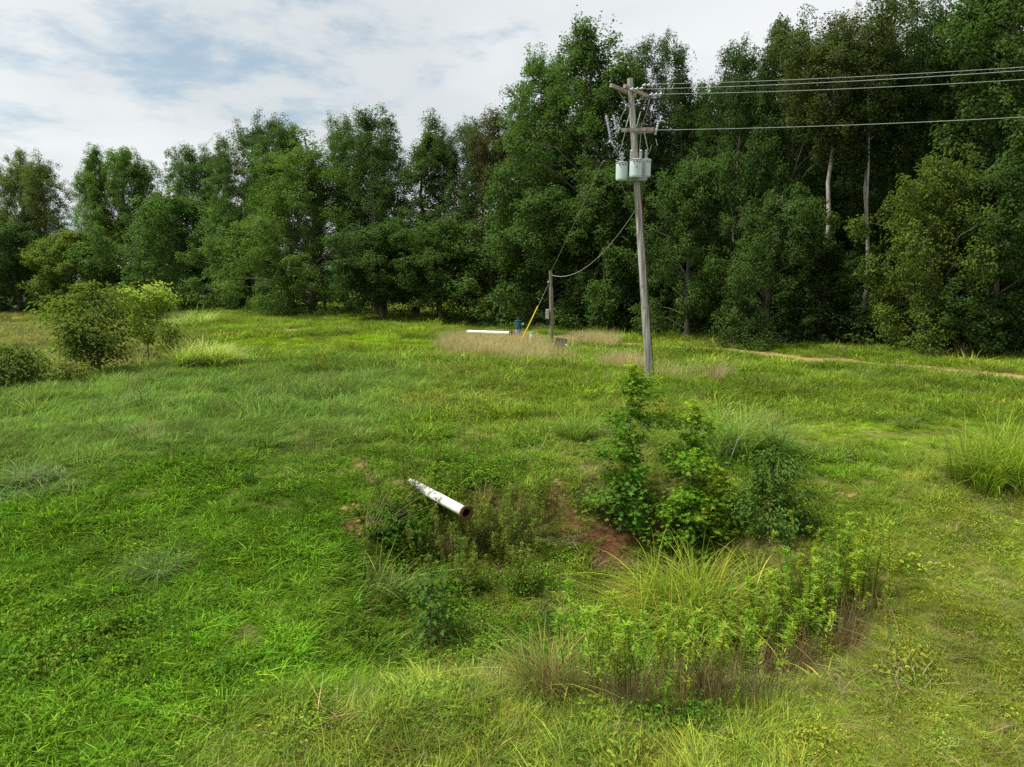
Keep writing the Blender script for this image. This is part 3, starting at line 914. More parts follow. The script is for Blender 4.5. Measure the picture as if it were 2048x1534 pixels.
def tree_meshes(name, Ht, W, base, kind, seed, limbs=46, sprays=9, leaf=0.17, lps=70, spr=0.6, lum=1.35, tips=4, tr=0.22, bark=None, lean=(0, 0), upr=0.35, fork=False, droop=0.0):
    """trunk mesh with limbs, crown mesh of leaf sprays; crown from base*Ht to Ht, W wide"""
    g = np.random.default_rng(seed)
    mb = MB()
    k = 9
    wob = np.cumsum(g.normal(0, 0.012 * Ht, (k, 2)), 0); wob -= wob[0]
    tz = np.linspace(0, 0.97, k)
    tp = np.stack([wob[:, 0] + lean[0] * tz * Ht, wob[:, 1] + lean[1] * tz * Ht, tz * Ht], 1)
    tr_ = tr * (1 - tz) ** 0.8 + 0.02
    tr_[0] *= 1.35
    tp[0, 2] = -0.4
    mb.tube(tp, list(tr_), 9)
    at = lambda t: np.array([np.interp(t, tz, tp[:, i]) for i in range(3)])
    pos, nrm = [], []
    stems = [at]
    if fork:
        dfk = np.array([0.10 * Ht * g.choice([-1, 1]), g.normal(0, 0.04) * Ht, 0])
        at2 = lambda t: at(t) + dfk * np.clip((t - 0.3) / 0.5, 0, 1) ** 0.8
        mb.tube([at2(q) for q in np.linspace(0.3, 0.95, 6)], list(np.linspace(tr * 0.62, 0.03, 6)), 7)
        stems.append(at2)
    ldr = [(g.random() * 6.283, q) for q in (0.0, g.uniform(0.03, 0.07), g.uniform(0.07, 0.13))]
    for i in range(limbs):                       # each limb carries one bough: an uneven lump of leaf sprays
        u = (i + g.random()) / limbs
        st = stems[i % len(stems)]
        hz = base + (1 - base) * u
        a = i * 2.399 + g.normal(0, 0.55)
        Rm = W / 2 * float(crown_profile(kind, u))
        lump = lum * g.uniform(0.65, 1.3) * (0.42 + 0.58 * min(1.0, Rm / (W * 0.34)))
        rad = max(0.0, Rm * g.uniform(0.55, 1.2) - lump * 0.45)
        if i % 4 == 3:
            rad *= 0.5
        z1 = hz * Ht + rad * upr * (0.2 + 0.9 * u) - droop * rad * (1 - u) + g.normal(0, 0.25)
        near_l = min(ldr, key=lambda q: abs(math.remainder(a - q[0], 6.283)))     # each side of the crown has its own tip height
        z1 -= near_l[1] * Ht * float(sst(0.55, 1.0, u)) + abs(g.normal(0, 0.035)) * Ht * float(sst(0.6, 1.0, u))
        z0 = max(0.02, hz - 0.3 * rad / Ht * (0.8 + u))
        p0 = st(min(z0, 0.96))
        p1 = st(min(hz, .97)) + np.array([math.cos(a) * rad, math.sin(a) * rad, 0])
        p1[2] = z1
        mid = (p0 + p1) / 2 + np.array([0, 0, rad * 0.10]) + g.normal(0, 0.06, 3) * rad
        r0 = max(0.02, tr * 0.34 * (1 - 0.7 * u))
        if rad > 0.25:
            mb.tube([p0, mid, p1], [r0, r0 * 0.6, 0.015], 5, cap=False)
        ns = max(4, int(sprays * (lump / lum) ** 2))
        for s in range(ns):
            dd = g.normal(0, 1, 3); dd /= np.linalg.norm(dd)
            c = p1 + dd * lump * g.random() ** 0.4 * np.array([0.9, 0.9, 1.2])
            rs = spr * g.uniform(0.55, 1.35)
            nn = int(lps * (rs / spr) ** 1.6)
            d = g.normal(0, 1, (nn, 3)); d /= np.linalg.norm(d, axis=1, keepdims=True)
            rr = g.random(nn) ** 0.5
            p = c + d * rr[:, None] * rs * np.array([0.95, 0.95, 0.95])
            p[:, 2] -= 0.2 * (rr * rs) ** 2
            pos.append(p)
            nrm.append(d * 0.5 + dd * 0.5 + np.array([0, 0, 0.55]) + g.normal(0, 0.5, (nn, 3)))
    for k_ in range(tips):                       # thin leader shoots above the crown
        a = g.random() * 6.28; q = W * 0.16 * g.random()
        c0 = at(0.93) + np.array([math.cos(a) * q, math.sin(a) * q, -q * 0.8])
        hh = g.uniform(0.4, 1.0) * Ht * 0.07
        nn = int(lps * 0.6)
        t = g.random(nn)
        pos.append(c0 + np.stack([g.normal(0, 0.2, nn), g.normal(0, 0.2, nn), t * (hh + q)], 1))
        nrm.append(g.normal(0, 0.6, (nn, 3)) + np.array([0, 0, 0.6]))
    pos = np.concatenate(pos); nrm = np.concatenate(nrm)
    pos[:, 2] *= Ht / np.percentile(pos[:, 2], 99.93)
    low = pos[:, 2] > 0.05
    pos, nrm = pos[low], nrm[low]
    tm = mb.mesh(name + '_trunk', bark or M_BARK)
    cm = mesh_from(name + '_crown', leaves_np(pos, nrm, leaf, seed, aspect=0.72, var=0.2), M_LEAF)
    return tm, cm, Ht, W


V = {
    'gum':   tree_meshes('gum', 22, 10.0, 0.07, 'cone', 1, 90, 22, 0.15, 50, 0.50, 1.45, 6, 0.26),
    'gum2':  tree_meshes('gum2', 22, 8.5, 0.10, 'oval', 2, 78, 21, 0.15, 50, 0.49, 1.35, 6, 0.24),
    'gum3':  tree_meshes('gum3', 22, 9.0, 0.08, 'dome', 12, 80, 21, 0.17, 46, 0.50, 1.4, 6, 0.24, upr=0.5),
    'airy':  tree_meshes('airy', 22, 7.4, 0.12, 'oval', 3, 74, 16, 0.13, 50, 0.46, 1.25, 14, 0.22, upr=1.0),
    'airy2': tree_meshes('airy2', 22, 7.5, 0.14, 'dome', 4, 70, 16, 0.13, 50, 0.46, 1.2, 16, 0.2, upr=1.1),
    'airy3': tree_meshes('airy3', 22, 7.8, 0.16, 'cone', 13, 66, 16, 0.15, 46, 0.47, 1.2, 18, 0.2, upr=1.2),
    'oak':   tree_meshes('oak', 20, 13, 0.02, 'dome', 5, 110, 22, 0.15, 50, 0.50, 1.5, 6, 0.32, upr=0.1, droop=0.15),
    'slim':  tree_meshes('slim', 22, 6.0, 0.08, 'cone', 6, 66, 17, 0.14, 46, 0.44, 1.05, 8, 0.18, upr=0.5),
    'high':  tree_meshes('high', 22, 7.5, 0.60, 'high', 7, 52, 18, 0.13, 48, 0.46, 1.2, 12, 0.16, M_PALEBARK, upr=0.8),
    'fork':  tree_meshes('fork', 21, 7.5, 0.60, 'high', 8, 48, 18, 0.14, 36, 0.42, 1.2, 10, 0.14, M_PALEBARK, upr=0.8, fork=True, lean=(0.10, 0)),
    'lift':  tree_meshes('lift', 11, 7.0, 0.24, 'dome', 15, 60, 20, 0.14, 38, 0.40, 1.0, 6, 0.15, upr=0.3),
    'low':   tree_meshes('low', 9, 7.0, 0.02, 'dome', 9, 64, 20, 0.13, 38, 0.38, 0.95, 5, 0.14, upr=0.2, droop=0.1),
    'low2':  tree_meshes('low2', 10, 6.2, 0.02, 'oval', 10, 58, 19, 0.13, 38, 0.36, 0.95, 7, 0.13, upr=0.3),
    'low3':  tree_meshes('low3', 10, 6.6, 0.03, 'cone', 14, 60, 19, 0.15, 34, 0.38, 1.0, 7, 0.13, upr=0.45),
}
D_PX = [-300, 0, 200, 400, 500, 600, 750, 900, 1100, 1300, 1500, 1800, 2048, 2400]
D_Y = [120, 112, 104, 95, 80, 68, 65, 61, 55, 48, 41, 37, 34, 30]
edge_depth = lambda px: float(np.interp(px, D_PX, D_Y))
G_DK, G_MD, G_LT, G_OL, G_YL = (0.058, 0.105, 0.027), (0.074, 0.130, 0.031), (0.095, 0.160, 0.032), (0.098, 0.132, 0.038), (0.118, 0.172, 0.030)


def tree(px, top, kind, width, dd, tint, label, name='broadleaf_tree', rz=None):
    """dd: metres behind the wood's edge; top: picture row of the tip; width: crown width in metres"""
    tm, cm, Ht, W = V[kind]
    Y = edge_depth(px) + dd
    tip = PD(px, top, Y)
    z0 = h(tip.x, Y)
    sz = (tip.z - z0) / Ht
    sx = width * (1.30 if px < 480 else 1.16 if px < 1250 or top > 200 else 0.98) / W
    root = thing(name, label, 'tree', (tip.x, Y, z0), rng.random() * 6.28 if rz is None else rz, 'trees along the edge of the wood', (sx * rng.uniform(0.9, 1.1), sx, sz))
    obj('trunk', tm, root)
    c = obj('crown', cm, root)
    j = (1 + rng.normal(0, 0.06)) * (0.80 if px > 1290 else 1.15 if px < 500 else 1.0)  # far-left crowns lightened to paint in distance haze; right-hand ones darker
    c.color = (tint[0] * j, tint[1] * j, tint[2] * j, 1)
    return root


TREES = [
    (-40, 292, 'gum2', 9, 3, G_OL, 'olive green tree cut by the left edge of the photo'),
    (28, 298, 'gum2', 8.0, 4, G_OL, 'olive topped tree next to the left edge, first of the far trees'),
    (95, 305, 'airy', 8.0, 4, G_OL, 'browner olive tree between the left edge and the first round topped tree'),
    (183, 290, 'gum', 7.6, 2, G_LT, 'round topped light green tree, tallest above the small tree in the left field'),
    (238, 296, 'gum3', 6.5, 4, G_LT, 'light green tree with a notched top just right of the round topped one'),
    (288, 300, 'airy', 7.0, 5, G_MD, 'mid green tree rising behind the yellow green sapling on the left'),
    (362, 290, 'airy3', 6.8, 3, G_DK, 'thin topped dark tree with sky showing through its upper branches'),
    (404, 292, 'airy', 6.0, 5, G_DK, 'dark airy tree squeezed between two slim neighbours left of the tall group'),
    (446, 276, 'slim', 5.0, 1, G_MD, 'slim tree standing just left of the step up in the treetops'),
    (505, 226, 'airy', 7.2, 7, G_DK, 'tall dark tree at the left shoulder of the middle group, ragged top'),
    (560, 236, 'gum3', 7.0, 8, G_MD, 'tall mid green tree behind the broad spreading oak, left of centre'),
    (610, 262, 'oak', 14.5, 5, G_LT, 'broad spreading oak whose branches sweep down to the grass'),
    (690, 238, 'airy2', 6.0, 9, G_MD, 'mid green tree peeping over the right shoulder of the broad oak'),
    (742, 222, 'airy3', 7.4, 4, G_DK, 'tall airy dark tree with bare trunk, right of the broad oak'),
    (822, 226, 'slim', 6.4, 3, G_MD, 'pointed cone shaped tree above the far end of the grass'),
    (872, 250, 'airy', 4.8, 5, G_DK, 'narrow tree beside the gap of sky left of the tall trees'),
    (925, 234, 'airy2', 6.2, 3, G_DK, 'thin twiggy tree directly right of the gap of sky'),
    (992, 220, 'airy3', 6.2, 4, (0.085, 0.085, 0.035), 'tree with a reddish brown top left of the great sweetgum'),
    (1085, 105, 'gum3', 7.0, 4, G_MD, 'left one of the two joined crowns of the great sweetgum group'),
    (1180, 42, 'gum', 10.5, 3, G_MD, 'great tall sweetgum rising left of the utility pole'),
    (1310, 60, 'airy2', 5.6, 7, G_DK, 'dark thin topped tree directly behind the top of the utility pole'),
    (1380, 82, 'slim', 5.4, 8, G_DK, 'dark tree behind the wires, first right of the utility pole'),
    (1440, 80, 'slim', 5.0, 9, G_DK, 'slim spiky dark tree second right of the utility pole'),
    (1500, 88, 'airy3', 5.4, 8, G_DK, 'dark tree with a flat broken top below the patch of grey sky'),
    (1585, 32, 'gum3', 6.2, 6, G_DK, 'tall dark tree left of the pale bare trunk'),
    (1698, -8, 'high', 7.4, 1.6, G_OL, 'olive crowned tree on a straight pale bare trunk', 'pale_trunk_tree'),
    (1772, 20, 'fork', 6.6, 2.4, G_DK, 'tree with a leaning forked pale trunk right of the straight one', 'pale_trunk_tree'),
    (1850, -25, 'gum2', 6.0, 5, G_DK, 'tall dark tree with a notched top right of the leaning forked trunk'),
    (1955, -40, 'gum', 7.6, 4, G_MD, 'large green tree filling the upper right corner'),
    (2060, -90, 'gum3', 8.5, 2, G_MD, 'dark tree cut by the right edge of the photo'),
    # lower trees standing in front of the tall ones
    (20, 440, 'low', 14, -1.5, G_DK, 'low dark spreading tree at the left edge in front of the far trees'),
    (135, 458, 'low3', 10, -3, G_YL, 'small yellow green tree at the foot of the round topped one'),
    (330, 385, 'low', 13, -3, G_MD, 'low spreading mid green tree behind the small tree in the left field'),
    (455, 400, 'low3', 8, -1, G_MD, 'low tree filling the gap left of the broad spreading oak'),
    (760, 440, 'lift', 9, -1, G_DK, 'low dark tree under the airy one right of the broad oak'),
    (880, 430, 'lift', 8, -1, G_MD, 'low tree under the gap of sky, left of the white pipe'),
    (990, 420, 'low3', 8, -1, G_MD, 'low tree right behind the white pipe and the pump'),
    (1100, 370, 'low', 9, -1.5, G_MD, 'low tree behind the short pole, bushy to the ground'),
    (1215, 330, 'low3', 6.6, -1, G_MD, 'mid height tree behind the transformers, left of the utility pole'),
    (1390, 300, 'low2', 6.0, -1, G_MD, 'mid height tree directly right of the utility pole under the wires'),
    (1545, 380, 'low', 5.6, -1.5, G_MD, 'dense mid green tree overhanging the track, between pole and pale trunk'),
    (1640, 480, 'low3', 4.4, 0, G_DK, 'dark low tree at the foot of the straight pale trunk'),
    (1885, 300, 'low', 5.8, -1.5, (0.122, 0.175, 0.032), 'yellowish green bushy tree in front of the dark ones on the right'),
    (2010, 330, 'low2', 6.0, -1, G_DK, 'dark low tree near the right edge beside the yellowish bushy one'),
]
for t in TREES:
    tree(*t)

# the wood behind the front rows reads as one mass
WK = []
for k_ in ('gum2', 'airy', 'high', 'low2'):
    tm, cm, _, _ = V[k_]
    m2 = cm.copy(); m2.materials.clear(); m2.materials.append(M_LEAFI)
    WK.append(m2)
TRUNKI = [V[k_][0] for k_ in ('gum2', 'airy', 'high', 'low2')]
K_WOOD = kit('woodland', [m for p in zip(WK, TRUNKI) for m in p])


def build_woods():
    X, Y, I, S, T = [], [], [], [], []
    def put(x, y, k, s, t):
        for j in (0, 1):
            X.append(x); Y.append(y); I.append(k * 2 + j); S.append(s); T.append(t)
    for px in range(1120, 2500, 70):
        for dd in ((13, 19, 26) if px > 1500 else (14, 24)):
            p = px + rng.normal(0, 22)
            Yd = edge_depth(p) + dd + rng.normal(0, 1.5)
            put((p - 1024) / F * Yd, Yd, int(rng.choice([0, 1, 0])), rng.uniform(0.76, 0.97), np.array(G_DK) * rng.uniform(0.65, 0.9))
            if dd < 20:
                put((p + 30 - 1024) / F * Yd, Yd - 1, 3, rng.uniform(0.7, 1.0), np.array(G_DK) * rng.uniform(0.75, 1.05))
    for px in range(-260, 1120, 150):
        p = px + rng.normal(0, 22)
        Yd = edge_depth(p) + 9 + rng.normal(0, 1.2)
        put((p - 1024) / F * Yd, Yd, int(rng.choice([0, 1])), rng.uniform(0.66, 0.86), np.array(G_DK) * rng.uniform(0.8, 1.1))
    # far tree line across the field beyond
    for i in range(150):
        an = R(-50 + 100 * (i + rng.random()) / 150)
        d = rng.uniform(330, 400)
        put(d * math.sin(an), d * math.cos(an), int(rng.choice([0, 3])), rng.uniform(0.6, 1.0), np.array(G_MD) * rng.uniform(0.9, 1.2))
    X, Y = np.array(X), np.array(Y)
    S = np.array(S)
    rz = np.repeat(rng.random(len(X) // 2) * 6.28, 2)
    scatter('woods', np.stack([X, Y, H(X, Y)], 1), I, np.array(T), S, K_WOOD, 0.0, rz, 'dark woodland filling in behind the front trees')


build_woods()


def shrub_part(hh, w, n, leaf, seed, shape='ovate', aspect=0.55, cl=16, low=0.05, oval=0.62):
    """leafy bush: clusters on an uneven dome"""
    g = np.random.default_rng(seed)
    pos, nrm = [], []
    for i in range(cl):
        a = g.random() * 6.283
        u = g.random()
        rr = w / 2 * math.sqrt(1 - (u * 0.9) ** 2) * g.uniform(0.35, 0.95)
        c = np.array([rr * math.cos(a), rr * math.sin(a), hh * (low + (0.94 - low) * u)])
        rs = (w + hh) * 0.13 * g.uniform(0.7, 1.3)
        k = n // cl
        d = g.normal(0, 1, (k, 3)); d /= np.linalg.norm(d, axis=1, keepdims=True)
        pos.append(c + d * rs * (g.random(k) ** 0.4)[:, None] * np.array([1, 1, oval]))
        nrm.append(d * 0.6 + np.array([0.3 * math.cos(a), 0.3 * math.sin(a), 0.8]) + g.normal(0, 0.35, (k, 3)))
    pos, nrm = np.concatenate(pos), np.concatenate(nrm)
    pos[:, 2] = np.abs(pos[:, 2]) + 0.01
    return leaves_np(pos, nrm, leaf, seed, aspect=aspect, shape=shape)


K_UNDER = kit('underbrush', [mesh_from('underbrush', shrub_part(1.6, 2.2, 520, 0.15, 300 + s, 'rhomb', 0.7), M_LEAFI) for s in range(3)])


def build_under():
    X, Y, S, T = [], [], [], []
    for px in np.arange(-300, 2450, 11.0):
        for j in range(3):
            p = px + rng.normal(0, 12)
            Yd = edge_depth(p) + rng.uniform(-1.0, 7)
            x = (p - 1024) / F * Yd
            right = sst(1000, 1500, np.array(p))
            s = rng.uniform(0.35, 0.75) * (1 + 1.1 * float(right) * rng.random()) * (1.0 if p > 480 else 1.5)
            if rng.random() < (0.8 if 690 < p < 930 else 0.35) and 500 < p < 1250:
                continue
            X.append(x); Y.append(Yd); S.append(s); T.append(np.array(G_MD if rng.random() < 0.35 else G_DK) * rng.uniform(0.7, 1.2))
    X, Y = np.array(X), np.array(Y)
    scatter('undergrowth', np.stack([X, Y, H(X, Y)], 1), rng.integers(0, 3, len(X)), np.array(T), np.array(S), K_UNDER, 0.05, None, 'dark brushy undergrowth along the foot of the wood')


build_under()


# ------------------------------------------------------------------ clumps of tall grass (each one a thing)
def clump(px, py, w, hh, tint, label, n=260, lw=0.016, name='grass_clump', bend=0.75, lean=0.35, dryfrac=0.06, tip=0.25, seed=None, squash=1.0, dirbias=None, rad=None, drop=0.5, Y=None, subs=1, srad=(0.8, 0.4)):
    p = P(px, py)
    if Y:
        p = PD(px, py, Y); p.z = h(p.x, Y)
    seed = seed or int(px * 7 + py)
    L_ = math.hypot(hh, w * 0.28) * 1.12
    bl = lambda n_, r_, sd, f: blades(n_, r_, (L_ * 0.35 * f, L_ * f), lw, bend, 6, lean, sd, tipdry=tip, dryfrac=dryfrac, drop=drop, var=0.22, dirbias=dirbias, azs=1.3)
    if subs == 1:
        part = bl(n, rad or w * 0.26, seed, 1.0)
    else:
        g = np.random.default_rng(seed)
        parts = []
        for k in range(subs):
            a_, q = g.random() * 6.283, math.sqrt(g.random())
            ox, oy = math.cos(a_) * q * srad[0], math.sin(a_) * q * srad[1]
            v, f, sz, c = bl(n // subs, rad or 0.15, seed + k, g.uniform(0.7, 1.1) * (1 - 0.25 * q))
            v = v + np.array([ox, oy, h(p.x + ox, p.y + oy) - p.z])
            parts.append((v, f, sz, c * g.uniform(0.82, 1.15)))
        part = join(parts)
    me = mesh_from(name, part, M_LEAF)
    o = obj(name, me, None, p)
    o.color = (*tint, 1)
    tag(o, label, 'grass clump', 'clumps of tall grass')
    return o


Y1, Y2, B1 = (0.165, 0.205, 0.035), (0.15, 0.22, 0.025), (0.165, 0.25, 0.085)
clump(398, 724, 2.2, 1.6, (0.30, 0.40, 0.09), 'broad mound of pale tipped grass beside the small trees on the left', 2600, 0.024, tip=0.9, seed=11, rad=0.35, bend=0.55, lean=0.22, Y=29, subs=16, srad=(1.4, 0.7))
clump(378, 650, 3.0, 2.2, (0.25, 0.35, 0.09), 'far mound of pale grass just right of the yellow green small tree', 1000, 0.04, tip=0.7, rad=0.6, Y=58, subs=14, srad=(1.8, 1.2))
clump(1440, 910, 1.2, 1.5, (0.18, 0.28, 0.055), 'wide clump of tall reed like grass behind the saplings', 1100, 0.015, bend=0.5, lean=0.18, tip=0.5, rad=0.18, subs=14, srad=(1.1, 0.6))
clump(1552, 915, 0.7, 1.1, (0.12, 0.18, 0.05), 'upright tuft of tall grass at the right end of the reed like clump', 130, 0.019, bend=0.5, lean=0.12, tip=0.4)
clump(1160, 880, 0.8, 1.0, (0.16, 0.25, 0.04), 'tall grass clump left of the tallest sapling', 500, 0.014, bend=0.5, lean=0.22, subs=6, srad=(0.5, 0.3))
clump(2020, 970, 1.4, 1.9, (0.20, 0.29, 0.032), 'big clump of arching grass at the right edge', 1500, 0.015, bend=0.6, lean=0.22, rad=0.2, subs=14, srad=(0.95, 0.7))
clump(1415, 1255, 1.2, 1.6, (0.215, 0.295, 0.030), 'big yellow green clump of arching grass in the hollow below the saplings', 1350, 0.0135, bend=0.6, lean=0.27, rad=0.13, dryfrac=0.07, drop=0.75, subs=19, srad=(1.35, 0.6), tip=0.4)
clump(1300, 1230, 0.8, 0.75, (0.24, 0.26, 0.04), 'yellowish grass leaning left beside the big arching clump', 260, 0.011, bend=0.7, lean=0.4, dirbias=2.8, dryfrac=0.15, subs=5, srad=(0.4, 0.3))
clump(762, 1200, 1.0, 1.0, (0.15, 0.21, 0.05), 'loose clump of long pale blades below the dark round bush', 190, 0.017, bend=0.65, lean=0.25, subs=4, srad=(0.4, 0.25))
clump(1075, 1385, 1.0, 1.0, (0.21, 0.26, 0.05), 'straggly clump of coarse grass nearest to the bottom edge', 420, 0.011, bend=0.6, lean=0.3, subs=6, srad=(0.5, 0.25), dryfrac=0.22)
clump(205, 832, 0.9, 0.45, B1, 'bluish grass tuft on the left knoll', 200, 0.015, tip=0.5)
clump(245, 820, 1.0, 0.6, B1, 'pale bladed tuft touching the bluish one on the knoll', 140, 0.015, tip=0.6)
clump(645, 760, 1.0, 0.4, (0.13, 0.20, 0.055), 'small pale tuft alone in the middle of the lawn', 130, 0.014, tip=0.5)
clump(443, 738, 1.3, 0.4, (0.14, 0.2, 0.05), 'flat pale tuft in front of the pale tipped mound', 120, 0.018, tip=0.5)
clump(318, 1150, 0.75, 0.45, (0.135, 0.205, 0.075), 'fine soft bluish tuft in the lush grass on the left', 420, 0.004, bend=0.9, lean=0.35, tip=0.4)
clump(500, 968, 0.3, 0.45, (0.06, 0.12, 0.025), 'small dark upright rush tuft in the lush grass', 120, 0.006, bend=0.15, lean=0.18, tip=0.0)
clump(60, 985, 1.0, 0.5, (0.15, 0.215, 0.085), 'coarse bluish grass clump at the left edge', 700, 0.012, tip=0.6, dryfrac=0.12, rad=0.2, subs=12, srad=(1.1, 0.7))
clump(1735, 760, 1.4, 0.5, (0.13, 0.2, 0.05), 'small tuft beside the dirt track on the right', 150, 0.02, tip=0.4)
clump(1815, 858, 0.9, 0.4, (0.10, 0.16, 0.03), 'dark tuft left of the big arching clump at the right edge', 160, 0.014)
TANC = (0.36, 0.27, 0.16)
def dry(px, py, w, hh, label, n, lw=0.008, **k):
    o = clump(px, py, w, hh, k.pop('tint', TANC), label, n, lw, 'dry_grass_bunch', k.pop('bend', 0.15), k.pop('lean', 0.2), 0.0, 0.0, drop=0.3, **k)
    o['category'] = 'dry grass'; o['group'] = 'bunches of dead grass'
dry(965, 1020, 0.5, 0.6, 'dead brown bunch of stalks right of the broken pipe', 70)
dry(745, 975, 0.25, 0.65, 'thin upright dead tuft above the orange dirt', 40)
dry(735, 1075, 0.3, 0.75, 'dead stalks leaning right over the orange dirt', 60, dirbias=0.5, lean=0.8)
dry(1490, 1300, 0.3, 0.75, 'reddish brown dead stalks inside the big arching clump', 70, tint=(0.24, 0.16, 0.10))
dry(1430, 768, 0.9, 0.75, 'tan bunch of seed stalks right of the utility pole', 120, 0.014)
dry(1922, 722, 1.0, 1.0, 'pale dead tuft at the wood edge near the right side', 70, 0.018)
dry(1165, 960, 0.35, 0.25, 'mat of dead brown stems hanging over the clay bank', 80, bend=0.9, lean=0.9, tint=(0.17, 0.11, 0.07))
dry(1150, 1075, 0.6, 0.22, 'brown mat of dead stems on the bare soil beside the tallest sapling', 150, 0.005, bend=0.9, lean=1.2, tint=(0.15, 0.10, 0.06))
dry(1120, 1010, 0.4, 0.25, 'small dead tuft half way up the bare clay bank', 60, 0.005, bend=0.7, lean=0.8, tint=(0.19, 0.13, 0.08))
dry(1195, 1130, 0.6, 0.25, 'heap of dead twiggy stems on the floor of the hollow', 120, 0.005, bend=0.9, lean=1.1, tint=(0.16, 0.11, 0.075))


# ------------------------------------------------------------------ saplings and bushes
def sapling(px, py, top, w, tint, label, seed, n=700, leaf=0.11, shape='star', name='sapling', layers=26, tipt=None, base=0.06, cat='sapling', prof='cone', stem=0.02, group='saplings and bushes in the clearing', multi=1, aspect=0.6):
    p = P(px, py)
    hh = PD(px, top, p.y).z - p.z
    g = np.random.default_rng(seed)
    mb = MB()
    pos, nrm, ld = [], [], []
    for s in range(multi):
        ofs = np.array([g.normal(0, 0.12) * w, g.normal(0, 0.12) * w, 0]) * (s > 0)
        wob = np.cumsum(g.normal(0, 0.012, (6, 2)), 0) * hh
        tz = np.linspace(0, 1, 6)
        hs = hh * (1 if s == 0 else g.uniform(0.65, 0.95))
        tp = np.stack([wob[:, 0] + ofs[0] * (0.3 + 1.4 * tz), wob[:, 1] + ofs[1] * (0.3 + 1.4 * tz), tz * hs - 0.05], 1)
        mb.tube(tp, list(stem * (1 - 0.85 * tz)), 6)
        nl = layers // multi
        for i in range(nl):
            u = (i + g.random()) / nl
            z = base + (0.98 - base) * u
            c0 = np.array([np.interp(z, tz, tp[:, j]) for j in range(3)])
            a = i * 2.399 + g.normal(0, 0.4)
            rad = w / 2 * float(crown_profile(prof, u)) * (g.uniform(0.4, 1.15) if g.random() < 0.85 else 1.4)
            p1 = c0 + np.array([math.cos(a) * rad, math.sin(a) * rad, rad * g.uniform(-0.05, 0.6)])
            mb.tube([c0, (c0 + p1) / 2 + np.array([0, 0, 0.04 * rad]), p1], [stem * 0.4 * (1 - 0.6 * u), stem * 0.25, 0.002], 4, cap=False)
            k = max(3, int(n / layers * (0.35 + rad / (w / 2))))
            f = g.uniform(0.25, 1.05, k)
            sp = 0.16 * rad + leaf * 0.8
            q = c0 + (p1 - c0) * f[:, None] + g.normal(0, 1, (k, 3)) * sp * np.array([0.8, 0.8, 0.55])
            pos.append(q)
            nrm.append(np.stack([np.full(k, math.cos(a) * 0.35), np.full(k, math.sin(a) * 0.35), np.ones(k)], 1) + g.normal(0, 0.35, (k, 3)))
            ld.append(np.stack([np.full(k, math.cos(a)), np.full(k, math.sin(a)), np.full(k, -0.25)], 1) + g.normal(0, 0.5, (k, 3)))
    pos, nrm, ld = np.concatenate(pos), np.concatenate(nrm), np.concatenate(ld)
    pos[:, 2] = np.maximum(pos[:, 2], 0.03)
    v, f, sz, col = leaves_np(pos, nrm, leaf, seed, shape=shape, aspect=aspect, long_dir=ld, var=0.16)
    if tipt:                                    # young leaves at the tip are yellower
        tt = sst(0.80, 1.0, v[:, 2] / hh)[:, None]
        col = col * (1 + tt * (np.array(tipt) - 1))
    root = thing(name, label, cat, p, 0, group)
    mb.part('stem', M_BARK, root)
    c = obj('leaves', mesh_from(name + '_leaves', (v, f, sz, col), M_LEAF), root)
    c.color = (*tint, 1)
    return root


sapling(1240, 1050, 722, 1.0, (0.10, 0.20, 0.018), 'tallest sapling on the bank, dark green with a yellow tip', 31, 3300, 0.082, prof='dome', tipt=(2.2, 1.6, 1.2), layers=34)
sapling(1378, 1055, 800, 1.0, (0.13, 0.245, 0.018), 'lighter green sapling right of the tallest one, tip reaching into the reeds', 32, 2200, 0.082, prof='dome', tipt=(2.0, 1.5, 1.2), layers=28)
sapling(1432, 1085, 930, 1.15, (0.22, 0.29, 0.020), 'bright yellow green sapling between the tallest pair and the bare twig', 33, 1300, 0.085, layers=18)
sapling(1375, 1120, 975, 1.3, (0.125, 0.24, 0.018), 'low leafy sapling at the front of the saplings, above the arching grass', 34, 1700, 0.08, layers=22, prof='dome')
sapling(1245, 1062, 950, 1.25, (0.11, 0.215, 0.026), 'low star leaved skirt of branches at the foot of the tallest sapling', 35, 1300, 0.08, layers=20, prof='dome', name='bush', cat='bush')
sapling(1535, 1078, 895, 1.05, (0.085, 0.155, 0.03), 'dark small leaved sapling right of the bare grey twig', 36, 1900, 0.075, 'ovate', layers=26, prof='oval', aspect=0.5)
sapling(787, 1092, 1000, 0.95, (0.07, 0.155, 0.016), 'round dark green bush below the broken pipe', 37, 1800, 0.055, 'ovate', 'bush', 30, cat='bush', prof='dome', multi=3)
sapling(862, 1300, 1135, 0.6, (0.08, 0.155, 0.026), 'leafy plant with large drooping leaves in the lower middle', 38, 230, 0.095, 'ovate', 'leafy_weed', 20, cat='weed', prof='oval', base=0.15, aspect=0.65)
sapling(1608, 1068, 1005, 0.45, (0.060, 0.125, 0.018), 'small dark weed right of the saplings', 39, 420, 0.05, 'ovate', 'leafy_weed', 18, cat='weed', prof='dome', multi=2, aspect=0.35)
sapling(1700, 1150, 1075, 0.4, (0.08, 0.145, 0.02), 'slender weed right of the arching grass, apart from the goldenrod', 40, 260, 0.06, 'ovate', 'leafy_weed', 16, cat='weed', prof='oval', aspect=0.3)
sapling(1705, 925, 900, 0.5, (0.16, 0.21, 0.06), 'pale little weed in the grass on the right', 41, 70, 0.09, 'ovate', 'leafy_weed', 8, cat='weed', prof='dome', aspect=0.35)
sapling(1095, 1270, 1165, 0.25, (0.075, 0.12, 0.03), 'thin single stemmed weed with tiny leaves in front of the hollow', 42, 90, 0.05, 'ovate', 'leafy_weed', 14, cat='weed', prof='oval', aspect=0.3, stem=0.008)
